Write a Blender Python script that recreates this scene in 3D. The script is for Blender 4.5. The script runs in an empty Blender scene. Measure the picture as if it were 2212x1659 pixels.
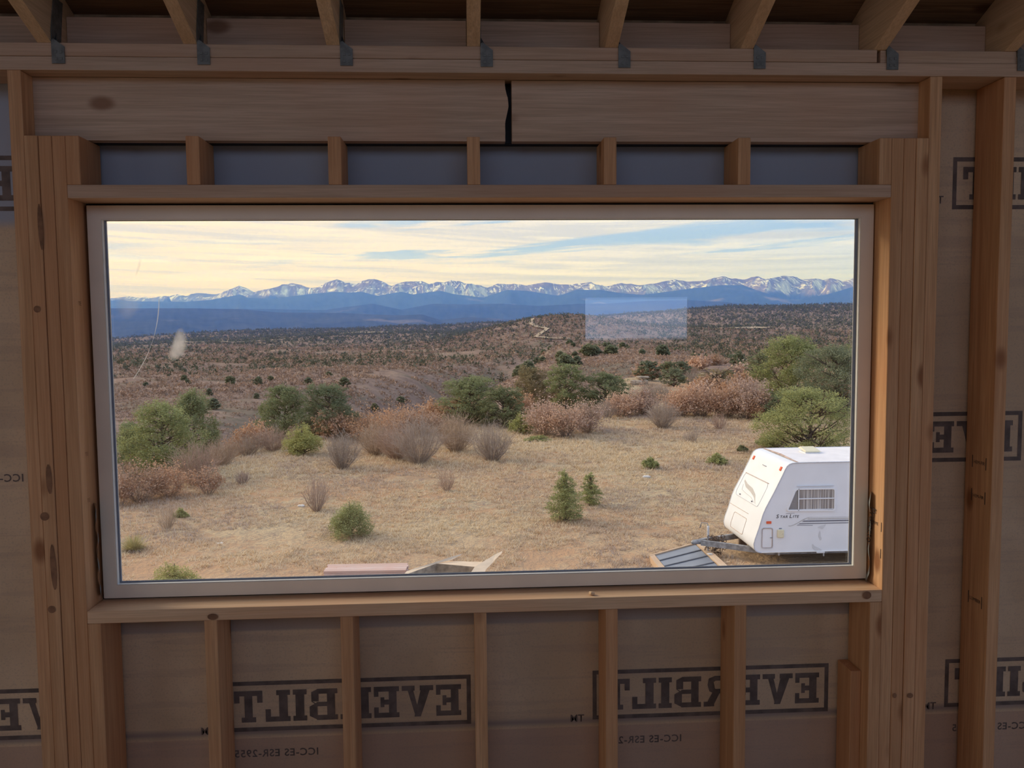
import bpy, bmesh, math, random
import numpy as np
from mathutils import Vector, Matrix, Euler

scene = bpy.context.scene
col = scene.collection

# ---------------------------------------------------------------- camera
cam_d = bpy.data.cameras.new('camera'); cam = bpy.data.objects.new('camera', cam_d); col.objects.link(cam)
cam_d.sensor_width = 36.0; cam_d.lens = 1789.0 / 2212.0 * 36.0; cam_d.clip_start = 0.05; cam_d.clip_end = 90000
_yaw, _pitch, _roll = 0.054, 0.071, -0.0093
_f = Vector((math.sin(_yaw) * math.cos(_pitch), math.cos(_yaw) * math.cos(_pitch), -math.sin(_pitch)))
_r = Vector((math.cos(_yaw), -math.sin(_yaw), 0)); _u = _r.cross(_f)
_r, _u = math.cos(_roll) * _r + math.sin(_roll) * _u, -math.sin(_roll) * _r + math.cos(_roll) * _u
cam.matrix_world = Matrix(((_r.x, _u.x, -_f.x, 1.144), (_r.y, _u.y, -_f.y, -2.4867), (_r.z, _u.z, -_f.z, 1.65), (0, 0, 0, 1)))
scene.camera = cam

# ---------------------------------------------------------------- colour management and render behaviour
vs = scene.view_settings
scene.display_settings.display_device = 'sRGB'
vs.view_transform = 'Standard'; vs.look = 'None'; vs.gamma = 1.0; vs.use_curve_mapping = False
vs.exposure = 0.28
cy = scene.cycles
cy.max_bounces = 8; cy.diffuse_bounces = 5; cy.glossy_bounces = 3; cy.transmission_bounces = 4
cy.transparent_max_bounces = 12; cy.volume_bounces = 0
cy.caustics_reflective = False; cy.caustics_refractive = False
cy.sample_clamp_indirect = 6.0

# ---------------------------------------------------------------- node helpers
class NT:
    def __init__(s, tree): s.t = tree; tree.nodes.clear()
    def n(s, typ, **kw):
        nd = s.t.nodes.new(typ)
        for k, v in kw.items():
            if k.startswith('i_'):
                key = k[2:]; key = int(key) if key.isdigit() else key
                s.set(nd.inputs[key], v)
            else: setattr(nd, k, v)
        return nd
    def set(s, sock, v):
        if isinstance(v, bpy.types.NodeSocket): s.t.links.new(v, sock)
        elif isinstance(v, bpy.types.Node): s.t.links.new(v.outputs[0], sock)
        else:
            if isinstance(v, (tuple, list)) and sock.type == 'RGBA' and len(v) == 3: v = (*v, 1)
            sock.default_value = v
    def math(s, op, a, b=None, c=None, clamp=False):
        nd = s.n('ShaderNodeMath', operation=op, use_clamp=clamp); s.set(nd.inputs[0], a)
        if b is not None: s.set(nd.inputs[1], b)
        if c is not None: s.set(nd.inputs[2], c)
        return nd.outputs[0]
    def mix(s, f, a, b, blend='MIX'):
        nd = s.n('ShaderNodeMix', data_type='RGBA', blend_type=blend)
        s.set(nd.inputs[0], f); s.set(nd.inputs[6], a); s.set(nd.inputs[7], b)
        return nd.outputs[2]
    def ramp(s, f, stops, interp='LINEAR'):
        nd = s.n('ShaderNodeValToRGB'); cr = nd.color_ramp; cr.interpolation = interp
        while len(cr.elements) < len(stops): cr.elements.new(0.5)
        for e, (p, c) in zip(cr.elements, stops):
            e.position = p; e.color = (*c, 1) if len(c) == 3 else c
        s.set(nd.inputs[0], f); return nd.outputs[0]
    def mapr(s, v, a, b, c=0.0, d=1.0, smooth=True):
        nd = s.n('ShaderNodeMapRange', interpolation_type='SMOOTHSTEP' if smooth else 'LINEAR')
        for i, q in enumerate((v, a, b, c, d)): s.set(nd.inputs[i], q)
        return nd.outputs[0]
    def noise(s, vec, scale, detail=3, rough=0.5, dist=0.0):
        nd = s.n('ShaderNodeTexNoise'); s.set(nd.inputs['Vector'], vec); s.set(nd.inputs['Scale'], scale)
        nd.inputs['Detail'].default_value = detail; nd.inputs['Roughness'].default_value = rough; nd.inputs['Distortion'].default_value = dist
        return nd.outputs[0]
    def scaled(s, vec, sc, loc=(0, 0, 0)):
        nd = s.n('ShaderNodeMapping'); s.set(nd.inputs[0], vec); s.set(nd.inputs['Scale'], sc); s.set(nd.inputs['Location'], loc)
        return nd.outputs[0]

# ---------------------------------------------------------------- sky
world = bpy.data.worlds.new('sky'); scene.world = world; world.use_nodes = True
w = NT(world.node_tree)
tc = w.n('ShaderNodeTexCoord'); sep = w.n('ShaderNodeSeparateXYZ'); w.set(sep.inputs[0], tc.outputs['Generated'])
dx, dy, dz = sep.outputs
el = w.math('MAXIMUM', dz, 0.0)
# cloud sheets: long streaks lying nearly level, tilted a little, thinning upwards
azm = w.math('ARCTAN2', dx, dy)
st = w.math('DIVIDE', el, w.math('ADD', 0.35, el))
def sheets(sa, se, tilt, loc, det, rough, dist):
    c = w.n('ShaderNodeCombineXYZ'); w.set(c.inputs[0], w.math('MULTIPLY', azm, sa)); w.set(c.inputs[1], w.math('MULTIPLY_ADD', azm, tilt, w.math('MULTIPLY', st, se))); c.inputs[2].default_value = loc
    return w.noise(c.outputs[0], 1.0, det, rough, dist)
c1 = sheets(3.4, 24.0, -1.6, 3.3, 5, 0.55, 0.5)
c2 = sheets(2.6, 40.0, 2.2, 8.1, 5, 0.6, 0.6)
c3 = sheets(5.0, 60.0, 1.0, 1.7, 4, 0.6, 0.3)
# warmth towards the low sun (front left), cool behind
warm = w.math('ADD', w.math('MULTIPLY', dx, -0.80), w.math('MULTIPLY', dy, 0.42))
warm = w.mapr(warm, -0.55, 0.78)
low = w.mapr(dz, 0.0, 0.30, 1.0, 0.0)
cloud = w.mix(warm, (0.56, 0.74, 1.12), (1.08, 0.98, 0.90))
cloud = w.mix(w.math('MULTIPLY', low, w.math('POWER', warm, 4.0)), cloud, (1.16, 0.94, 0.60))
cloud = w.mix(w.mapr(c2, 0.44, 0.60, 0.0, 0.80), cloud, w.mix(warm, (0.50, 0.64, 0.92), (0.80, 0.76, 0.76)))
cloud = w.mix(w.mapr(c3, 0.50, 0.64, 0.0, 0.5), cloud, w.mix(warm, (0.86, 0.92, 1.05), (1.28, 1.12, 0.86)))
blue = w.mix(warm, (0.34, 0.58, 1.05), (0.46, 0.66, 0.96))
amount = w.math('MULTIPLY', w.mapr(c1, 0.54, 0.64), w.mapr(dz, 0.045, 0.09, 0.05, 1.0))
amount = w.math('MULTIPLY', amount, w.mapr(warm, 0.85, 1.0, 1.0, 0.4))
skyc = w.mix(w.math('MULTIPLY', amount, 0.85), cloud, blue)
skyc = w.mix(w.mapr(dz, -0.14, -0.04, 1.0, 0.0), skyc, (0.30, 0.25, 0.20))
bg = w.n('ShaderNodeBackground'); w.set(bg.inputs[0], skyc); bg.inputs[1].default_value = 1.0
wo = w.n('ShaderNodeOutputWorld'); w.set(wo.inputs[0], bg.outputs[0])

# the low sun, veiled by thin cloud
sun_d = bpy.data.lights.new('sun', 'SUN'); sun_d.energy = 2.3; sun_d.angle = math.radians(22); sun_d.color = (1.0, 0.86, 0.66)
sun = bpy.data.objects.new('sun', sun_d); col.objects.link(sun)
_saz, _sel = math.radians(-60), math.radians(27)
_sd = Vector((math.sin(_saz) * math.cos(_sel), math.cos(_saz) * math.cos(_sel), math.sin(_sel)))
sun.rotation_euler = (-_sd).to_track_quat('-Z', 'Y').to_euler(); sun.location = (-30, 20, 30)

# ---------------------------------------------------------------- object helpers
def tag(o, label=None, cat=None, group=None, kind=None):
    if label: o['label'] = label
    if cat: o['category'] = cat
    if group: o['group'] = group
    if kind: o['kind'] = kind
    return o

def empty(name, loc=(0, 0, 0), rz=0, parent=None):
    o = bpy.data.objects.new(name, None); col.objects.link(o); o.location = loc; o.rotation_euler = (0, 0, rz)
    o.empty_display_size = 0.1
    if parent: o.parent = parent
    return o

def link(name, me, parent=None, loc=(0, 0, 0), mat=None):
    o = bpy.data.objects.new(name, me); col.objects.link(o); o.location = loc
    if mat and not me.materials: me.materials.append(mat)
    if parent: o.parent = parent
    return o

def mesh(name, V, F, mat=None, smooth=False):
    me = bpy.data.meshes.new(name); me.from_pydata([tuple(v) for v in V], [], [tuple(f) for f in F])
    if mat: me.materials.append(mat)
    if smooth: me.polygons.foreach_set('use_smooth', [True] * len(me.polygons))
    me.update(); return me

def fast_mesh(name, V, F, mats=(), smooth=False, colors=None, midx=None):
    """V (n,3), F (m,k) numpy arrays; colors per vertex (n,3)."""
    V = np.asarray(V, np.float32); F = np.asarray(F, np.int32); m, k = F.shape
    me = bpy.data.meshes.new(name)
    me.vertices.add(len(V)); me.vertices.foreach_set('co', V.ravel())
    me.loops.add(m * k); me.loops.foreach_set('vertex_index', F.ravel())
    me.polygons.add(m); me.polygons.foreach_set('loop_start', np.arange(m, dtype=np.int32) * k)
    if smooth: me.polygons.foreach_set('use_smooth', np.ones(m, bool))
    for q in mats: me.materials.append(q)
    if midx is not None: me.polygons.foreach_set('material_index', np.asarray(midx, np.int32))
    if colors is not None:
        a = me.color_attributes.new('Col', 'FLOAT_COLOR', 'POINT')
        a.data.foreach_set('color', np.concatenate([colors, np.ones((len(V), 1))], 1).astype(np.float32).ravel())
    me.update(calc_edges=True); me.validate(); return me

def box(name, x0, x1, y0, y1, z0, z1, mat, parent=None, bev=0.0015, rot=None):
    """one board or block, origin at its centre"""
    bm = bmesh.new(); bmesh.ops.create_cube(bm, size=1)
    bmesh.ops.scale(bm, vec=(x1 - x0, y1 - y0, z1 - z0), verts=bm.verts)
    if bev: bmesh.ops.bevel(bm, geom=list(bm.edges), offset=min(bev, 0.3 * min(x1 - x0, y1 - y0, z1 - z0)), segments=1, affect='EDGES', profile=0.5)
    me = bpy.data.meshes.new(name); bm.to_mesh(me); bm.free(); me.materials.append(mat)
    o = bpy.data.objects.new(name, me); col.objects.link(o)
    o.location = ((x0 + x1) / 2, (y0 + y1) / 2, (z0 + z1) / 2)
    if rot: o.rotation_euler = rot
    if parent:
        o.parent = parent; o.location = Vector(o.location) - parent.location
    return o

def ring(name, o4, i4, y0, y1, mat, parent=None):
    """rectangular picture-frame ring in the xz plane: o4/i4 = (x0,x1,z0,z1)"""
    V = []
    for y in (y0, y1):
        for q in (o4, i4):
            V += [(q[0], y, q[2]), (q[1], y, q[2]), (q[1], y, q[3]), (q[0], y, q[3])]
    F = []
    for k in range(4):
        j = (k + 1) % 4
        F += [(k, j, 4 + j, 4 + k), (8 + j, 8 + k, 12 + k, 12 + j), (k, 8 + k, 8 + j, j), (4 + k, 4 + j, 12 + j, 12 + k)]
    me = mesh(name, V, F, mat)
    bm = bmesh.new(); bm.from_mesh(me); bmesh.ops.recalc_face_normals(bm, faces=bm.faces)
    bmesh.ops.bevel(bm, geom=list(bm.edges), offset=0.0012, segments=1, affect='EDGES'); bm.to_mesh(me); bm.free()
    return link(name, me, parent)

def tube(V, F, pts, radii, sides=6):
    """append a tapering tube along pts to the lists V, F (quads, tris padded)"""
    pts = [Vector(p) for p in pts]; base = len(V); up = Vector((0.13, 0.31, 0.94)).normalized()
    for i, p in enumerate(pts):
        t = (pts[min(i + 1, len(pts) - 1)] - pts[max(i - 1, 0)]).normalized()
        a = t.cross(up if abs(t.dot(up)) < .95 else Vector((1, 0, 0))).normalized(); b = t.cross(a)
        for k in range(sides):
            an = 2 * math.pi * k / sides
            V.append(p + (a * math.cos(an) + b * math.sin(an)) * radii[i])
    for i in range(len(pts) - 1):
        for k in range(sides):
            j = (k + 1) % sides; q = base + i * sides
            F.append((q + k, q + j, q + sides + j, q + sides + k))
    F.append(tuple(base + k for k in range(sides))[::-1])
    F.append(tuple(base + (len(pts) - 1) * sides + k for k in range(sides)))

# ---------------------------------------------------------------- materials
def mat(name):
    m = bpy.data.materials.new(name); m.use_nodes = True; return m, NT(m.node_tree)

def plain(name, c, rough=0.6, metal=0.0, var=0.12, nscale=30, bump=0.0, spec=0.3):
    m, t = mat(name); tco = t.n('ShaderNodeTexCoord').outputs['Object']
    nz = t.noise(tco, nscale, 3)
    c2 = t.mix(t.mapr(nz, 0.3, 0.7), tuple(x * (1 - var) for x in c), tuple(min(1, x * (1 + var)) for x in c))
    b = t.n('ShaderNodeBsdfPrincipled'); t.set(b.inputs['Base Color'], c2); b.inputs['Roughness'].default_value = rough
    b.inputs['Metallic'].default_value = metal; b.inputs['Specular IOR Level'].default_value = spec
    if bump:
        bp = t.n('ShaderNodeBump'); bp.inputs['Strength'].default_value = bump; bp.inputs['Distance'].default_value = 0.01; t.set(bp.inputs['Height'], nz)
        t.set(b.inputs['Normal'], bp.outputs[0])
    o = t.n('ShaderNodeOutputMaterial'); t.set(o.inputs[0], b.outputs[0]); return m

def wood(name, axis, ca, cb, knots=True, contrast=1.0):
    m, t = mat(name); tco = t.n('ShaderNodeTexCoord').outputs['Object']; oi = t.n('ShaderNodeObjectInfo')
    rnd = oi.outputs['Random']
    off = t.n('ShaderNodeCombineXYZ'); t.set(off.inputs[0], t.math('MULTIPLY', rnd, 37.0)); t.set(off.inputs[1], t.math('MULTIPLY', rnd, 91.0)); t.set(off.inputs[2], t.math('MULTIPLY', rnd, 53.0))
    ad = t.n('ShaderNodeVectorMath', operation='ADD'); t.set(ad.inputs[0], tco); t.set(ad.inputs[1], off.outputs[0]); v = ad.outputs[0]
    st = [14.0, 14.0, 14.0]; st[axis] = 0.55
    g1 = t.noise(t.scaled(v, tuple(st)), 3.2, 5, 0.6, 0.4)
    st2 = [60.0, 60.0, 60.0]; st2[axis] = 1.4
    g2 = t.noise(t.scaled(v, tuple(st2)), 4.0, 3, 0.6)
    big = t.noise(v, 2.2, 2)
    c = t.mix(t.mapr(g1, 0.32, 0.68), ca, cb)
    c = t.mix(t.mapr(g2, 0.35, 0.7, 0.0, 0.38 * contrast), c, tuple(x * 0.55 for x in ca))
    c = t.mix(t.mapr(big, 0.35, 0.75, 0.0, 0.35), c, (ca[0] * 1.05, ca[1] * .78, ca[2] * .70))
    if knots:
        kv = [5.5, 5.5, 5.5]; kv[axis] = 3.0
        vo = t.n('ShaderNodeTexVoronoi', feature='F1'); t.set(vo.inputs['Vector'], t.scaled(v, tuple(kv))); vo.inputs['Scale'].default_value = 1.0
        vo.inputs['Randomness'].default_value = 1.0
        kn = t.mapr(vo.outputs['Distance'], 0.06, 0.16, 0.85, 0.0)
        c = t.mix(kn, c, (ca[0] * .38, ca[1] * .25, ca[2] * .2))
    # per-board tint
    c = t.mix(t.math('MULTIPLY', t.math('FRACT', t.math('MULTIPLY', rnd, 7.3)), 0.40), c, (cb[0] * .62, cb[1] * .50, cb[2] * .42))
    b = t.n('ShaderNodeBsdfPrincipled'); t.set(b.inputs['Base Color'], c); b.inputs['Roughness'].default_value = 0.75; b.inputs['Specular IOR Level'].default_value = 0.2
    bp = t.n('ShaderNodeBump'); bp.inputs['Strength'].default_value = 0.25; bp.inputs['Distance'].default_value = 0.002; t.set(bp.inputs['Height'], g2)
    t.set(b.inputs['Normal'], bp.outputs[0])
    o = t.n('ShaderNodeOutputMaterial'); t.set(o.inputs[0], b.outputs[0]); return m

def vcol(name, rough=0.9, gain=1.0, trans=0.0):
    """matte material whose colour is the mesh's own colour attribute, varied a little by position"""
    m, t = mat(name)
    at = t.n('ShaderNodeAttribute', attribute_name='Col')
    oi = t.n('ShaderNodeObjectInfo')
    c = t.mix(1.0, at.outputs['Color'], t.ramp(oi.outputs['Random'], [(0, (0.86, 0.88, 0.9)), (0.5, (1, 1, 1)), (1, (1.14, 1.06, 0.92))]), 'MULTIPLY')
    d = t.n('ShaderNodeBsdfDiffuse'); t.set(d.inputs[0], c); last = d.outputs[0]
    if trans:
        tr = t.n('ShaderNodeBsdfTranslucent'); t.set(tr.inputs[0], c)
        mx = t.n('ShaderNodeMixShader'); mx.inputs[0].default_value = trans; t.set(mx.inputs[1], last); t.set(mx.inputs[2], tr.outputs[0]); last = mx.outputs[0]
    o = t.n('ShaderNodeOutputMaterial'); t.set(o.inputs[0], last); return m

PINE_A, PINE_B = (0.60, 0.335, 0.17), (0.77, 0.47, 0.26)
M_wx = wood('pine_lumber_lengthwise', 0, (0.58, 0.43, 0.31), (0.74, 0.57, 0.43))
M_wz = wood('pine_lumber_upright', 2, PINE_A, PINE_B)
M_wy = wood('pine_lumber_rafter', 1, (0.72, 0.54, 0.34), (0.88, 0.70, 0.48))
M_ply = wood('plywood', 0, (0.50, 0.36, 0.22), (0.66, 0.50, 0.33), contrast=1.2)
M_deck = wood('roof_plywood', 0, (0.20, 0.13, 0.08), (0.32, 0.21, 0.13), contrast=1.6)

# ---------------------------------------------------------------- terrain height (metres, z = 0 is the room floor, eye at EYE)
EYE = 1.65
CX, CY = 1.144, -2.487            # where the photographer stands

def _hash(ix, iy, s):
    n = (ix.astype(np.int64) * 374761393 + iy.astype(np.int64) * 668265263 + s * 974634777) & 0xffffffff
    n = ((n ^ (n >> 13)) * 1274126177) & 0xffffffff
    return ((n ^ (n >> 16)) & 0xffff) / 65535.0

def vnoise(x, y, s=0):
    ix, iy = np.floor(x), np.floor(y)
    fx, fy = x - ix, y - iy
    fx = fx * fx * (3 - 2 * fx); fy = fy * fy * (3 - 2 * fy)
    a = _hash(ix, iy, s); b = _hash(ix + 1, iy, s); c = _hash(ix, iy + 1, s); d = _hash(ix + 1, iy + 1, s)
    return (a + (b - a) * fx) * (1 - fy) + (c + (d - c) * fx) * fy - 0.5

def fbm(x, y, o=4, s=0):
    t = 0; a = 1.0
    for k in range(o):
        t = t + a * vnoise(x, y, s + k * 17); x = x * 2.03 + 5.1; y = y * 2.03 + 1.7; a *= 0.5
    return t

def ridged(x, y, o=4, s=0):
    t = 0; a = 1.0
    for k in range(o):
        t = t + a * (1 - 2 * np.abs(2 * vnoise(x, y, s + k * 31)) ** 0.8); x = x * 2.1 + 3.3; y = y * 2.1 + 7.7; a *= 0.5
    return t

def sstep(a, b, x):
    t = np.clip((x - a) / (b - a), 0, 1); return t * t * (3 - 2 * t)

RIM_AZ = [-60, -23, -18, -12.6, -8, -3.5, 0, 3, 8, 15, 18, 30, 60]
RIM_EL = [-.4, -.62, -.30, -.12, -.1, .0, .1, .2, .35, .95, 1.1, 1.1, .8]
EDGE_AZ = [-60, -24, -17.4, -12.6, -8, -.2, 4.5, 8.6, 10.7, 13.8, 18.4, 25, 60]
EDGE_R = [30, 33, 36, 43, 45, 49, 54, 66, 92, 125, 165, 175, 170]

def height(x, y):
    x = np.asarray(x, float); y = np.asarray(y, float)
    dx, dy = x - CX, y - CY
    r = np.hypot(dx, dy); az = np.degrees(np.arctan2(dx, dy))
    near = -6.15 + 0.10 * fbm(x / 6, y / 6, 3, 5) + 0.02 * np.clip(dx, -40, 80) * 0
    near = near - 0.018 * np.clip(r - 60, 0, 200) * sstep(8, 16, az) + 1.2 * fbm(x / 35, y / 35, 3, 9) * sstep(55, 110, r)
    edge = np.interp(az, EDGE_AZ, EDGE_R) + 5 * fbm(x / 14, y / 14, 2, 3)
    drop = near - 0.27 * np.clip(r - edge, 0, 1e9) * sstep(0, 16, r - edge)
    # rolling valley beyond
    rr = [0, 200, 300, 450, 700, 1000, 1500, 1900, 2400, 3200, 4500]
    base = np.interp(r, rr, [-30, -30, -30.5, -33, -37, -36, -27, -19, 0, -30, -160])
    rim = 2400 * np.tan(np.radians(np.interp(az, RIM_AZ, RIM_EL)))
    mid = base + rim * sstep(900, 2400, r)
    mid = mid + 5.0 * sstep(250, 700, r) * fbm(x / 190, y / 190, 4, 21) + 9 * sstep(600, 1600, r) * fbm(x / 420, y / 420, 3, 77) \
        + 3.0 * ridged(x / 120, y / 150, 2, 51) * sstep(180, 320, r) * (1 - sstep(900, 1500, r))
    # the hill with the dirt road, and the spur with the gully behind it
    hx, hy = CX + 1350 * np.sin(np.radians(6.2)), CY + 1350 * np.cos(np.radians(6.2))
    q = ((x - hx) / 150) ** 2 + ((y - hy) / 260) ** 2
    mid = mid + 42 * np.exp(-q)
    ax, ay = CX + 250 * np.sin(np.radians(-7.5)), CY + 250 * np.cos(np.radians(-7.5))
    bx, by = CX + 760 * np.sin(np.radians(3.5)), CY + 760 * np.cos(np.radians(3.5))
    L = math.hypot(bx - ax, by - ay); ux, uy = (bx - ax) / L, (by - ay) / L
    s = (x - ax) * ux + (y - ay) * uy; n = -(x - ax) * uy + (y - ay) * ux       # n > 0 left of the line: the gully
    n = n + 18 * fbm(s / 90, s * 0 + 3.3, 2, 4)
    al = sstep(-120, 60, s) * (1 - sstep(L * .8, L * 1.15, s))
    mid = mid - 26 * al * np.exp(-((n - 10) / 34) ** 2) + 17 * al * sstep(-4, -46, n) * np.exp(-((n + 60) / 130) ** 2)
    k = 2.0
    m = np.maximum(drop, mid)
    h = m + np.log1p(np.exp(-np.abs(drop - mid) / k)) * k * 0.6 * sstep(25, 80, r)
    return h + EYE

# skyline elevations, degrees above the eye, by azimuth
SKYLINE = [(-22.68, 1.87), (-21.71, 1.961), (-20.31, 1.925), (-19.87, 2.029), (-19.31, 2.002), (-18.73, 2.181), (-18.29, 2.065), (-17.53, 2.216), (-16.64, 2.19), (-16.13, 2.222), (-15.75, 2.403), (-14.97, 2.737), (-14.51, 2.559), (-14.05, 2.349), (-13.29, 2.533), (-12.64, 2.688), (-11.71, 2.965), (-11.06, 2.769), (-10.59, 2.601), (-9.95, 2.648), (-9.4, 2.941), (-8.67, 3.19), (-8.09, 2.943), (-7.29, 2.944), (-6.55, 3.223), (-5.96, 3.13), (-5.06, 2.77), (-4.22, 3.002), (-3.05, 3.061), (-2.55, 2.886), (-2.05, 3.01), (-1.48, 2.929), (-0.97, 3.115), (0.45, 2.822), (0.96, 2.756), (1.47, 2.61), (2.14, 2.809), (3.51, 2.797), (4.18, 2.712), (5.45, 2.903), (6.27, 2.748), (7.38, 2.735), (8.36, 2.913), (9.21, 2.65), (9.72, 2.596), (10.63, 2.77), (11.81, 2.657), (13.02, 2.715), (14.25, 3.017), (15.23, 2.797), (16.11, 2.825), (17.31, 3.118), (17.94, 2.938), (18.74, 2.889), (19.5, 3.052), (20.11, 2.856), (21.21, 3.083), (21.81, 3.003), (22.27, 2.8), (23.17, 2.847), (23.6, 2.717), (24.04, 2.84), (24.79, 2.613), (25.44, 2.74)]
FOOTHILL = [(-22.69, 1.727), (-18.3, 1.682), (-16.82, 1.803), (-15.53, 2.044), (-14.9, 2.166), (-14.53, 1.956), (-12.84, 1.865), (-11.65, 2.048), (-10.45, 2.202), (-8.84, 2.355), (-7.86, 2.292), (-7.12, 2.353), (-6.07, 2.069), (-4.42, 2.345), (-3.67, 2.153), (-1.74, 2.395), (-0.89, 2.169), (1.14, 1.901), (2.8, 2.424), (4.17, 2.348), (6.37, 1.977), (7.54, 2.374), (9.21, 2.352), (10.56, 2.113), (12.13, 1.965), (15.08, 2.321), (17.16, 2.527), (18.65, 2.496), (19.98, 1.982), (21.14, 1.567), (22.12, 1.458), (24.0, 1.808), (25.45, 2.243)]
BLUEHILL = [(-22.7, 1.241), (-17.76, 1.208), (-15.5, 1.233), (-12.59, 1.193), (-9.6, 1.119), (-8.37, 1.299), (-6.33, 1.539), (-4.44, 1.119), (-2.26, 1.515), (-0.07, 1.448), (2.48, 1.477), (4.99, 1.295), (8.2, 1.418), (9.62, 1.402), (12.44, 1.554), (14.9, 1.58), (17.32, 1.419), (19.99, 1.132), (22.13, 1.038), (24.27, 0.825), (25.48, 0.748)]
MESA = [(-22.7, 1.27), (-17.76, 1.267), (-14.93, 1.201), (-12.6, 0.979), (-8.38, 0.925), (-6.75, 0.821), (-4.45, 0.741), (-3.03, 0.793), (-2.43, 0.599), (-1.77, 0.403), (0.17, 0.576), (2.94, 0.392), (6.13, 0.362), (9.31, 0.647), (13.98, 0.971), (18.52, 1.033), (23.26, 0.871), (25.48, 0.806)]

# ---------------------------------------------------------------- terrain materials
def ground_mat():
    m, t = mat('dry_meadow_soil'); P = t.n('ShaderNodeNewGeometry').outputs['Position']
    a = t.noise(P, 0.55, 5, 0.6); b = t.noise(P, 2.6, 4, 0.65); c = t.noise(P, 9.0, 3, 0.6); d = t.noise(P, 0.16, 3, 0.5)
    soil = t.mix(t.mapr(a, 0.35, 0.65), (0.47, 0.285, 0.165), (0.40, 0.27, 0.17))
    straw = t.mix(t.mapr(c, 0.35, 0.65), (0.56, 0.43, 0.26), (0.37, 0.29, 0.20))
    k = t.mapr(t.math('ADD', t.math('MULTIPLY', b, 0.55), t.math('MULTIPLY', d, 0.6)), 0.50, 0.64)
    q = t.mix(k, soil, straw)
    q = t.mix(t.mapr(t.noise(P, 1.1, 4, 0.7), 0.56, 0.70, 0.0, 0.6), q, (0.26, 0.19, 0.16))
    sp = t.n('ShaderNodeSeparateXYZ'); t.set(sp.inputs[0], P)
    # bare trampled earth near the house
    q = t.mix(t.mapr(sp.outputs[1], 17.5, 25.0, 0.55, 0.0), q, (0.50, 0.31, 0.185))
    bs = t.n('ShaderNodeBsdfDiffuse'); t.set(bs.inputs[0], q)
    bp = t.n('ShaderNodeBump'); bp.inputs['Strength'].default_value = 0.9; bp.inputs['Distance'].default_value = 0.12
    t.set(bp.inputs['Height'], t.math('ADD', t.math('MULTIPLY', b, 1.0), t.math('MULTIPLY', c, 0.4))); t.set(bs.inputs['Normal'], bp.outputs[0])
    o = t.n('ShaderNodeOutputMaterial'); t.set(o.inputs[0], bs.outputs[0]); return m

def hill_mat():
    m, t = mat('scrub_covered_slope'); P = t.n('ShaderNodeNewGeometry').outputs['Position']
    a = t.noise(P, 0.012, 5, 0.6); b = t.noise(P, 0.07, 5, 0.65); c = t.noise(P, 0.30, 3, 0.6)
    q = t.mix(t.mapr(b, 0.36, 0.64), (0.235, 0.165, 0.135), (0.32, 0.225, 0.17))
    q = t.mix(t.mapr(c, 0.50, 0.72, 0, 0.7), q, (0.15, 0.11, 0.085))
    q = t.mix(t.mapr(a, 0.58, 0.70, 0, 0.45), q, (0.38, 0.26, 0.17))
    q = t.mix(t.mapr(t.noise(P, 0.02, 6, 0.7), 0.50, 0.62, 0, 0.55), q, (0.15, 0.14, 0.095))
    bs = t.n('ShaderNodeBsdfDiffuse'); t.set(bs.inputs[0], q)
    bp = t.n('ShaderNodeBump'); bp.inputs['Strength'].default_value = 0.8; bp.inputs['Distance'].default_value = 1.2
    t.set(bp.inputs['Height'], t.math('ADD', b, t.math('MULTIPLY', c, 0.4))); t.set(bs.inputs['Normal'], bp.outputs[0])
    o = t.n('ShaderNodeOutputMaterial'); t.set(o.inputs[0], bs.outputs[0]); return m

def forest_mat(name, ca, cb, patch=0.0):
    m, t = mat(name); P = t.n('ShaderNodeNewGeometry').outputs['Position']
    a = t.noise(P, 0.0016, 5, 0.6); b = t.noise(P, 0.012, 4, 0.6)
    q = t.mix(t.mapr(a, 0.35, 0.65), ca, cb)
    q = t.mix(t.mapr(b, 0.45, 0.7, 0, 0.6), q, tuple(x * 0.6 for x in ca))
    if patch: q = t.mix(t.mapr(t.noise(P, 0.0011, 4, 0.55), 0.60, 0.68, 0, patch), q, (0.33, 0.25, 0.21))
    bs = t.n('ShaderNodeBsdfDiffuse'); t.set(bs.inputs[0], q)
    o = t.n('ShaderNodeOutputMaterial'); t.set(o.inputs[0], bs.outputs[0]); return m

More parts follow.
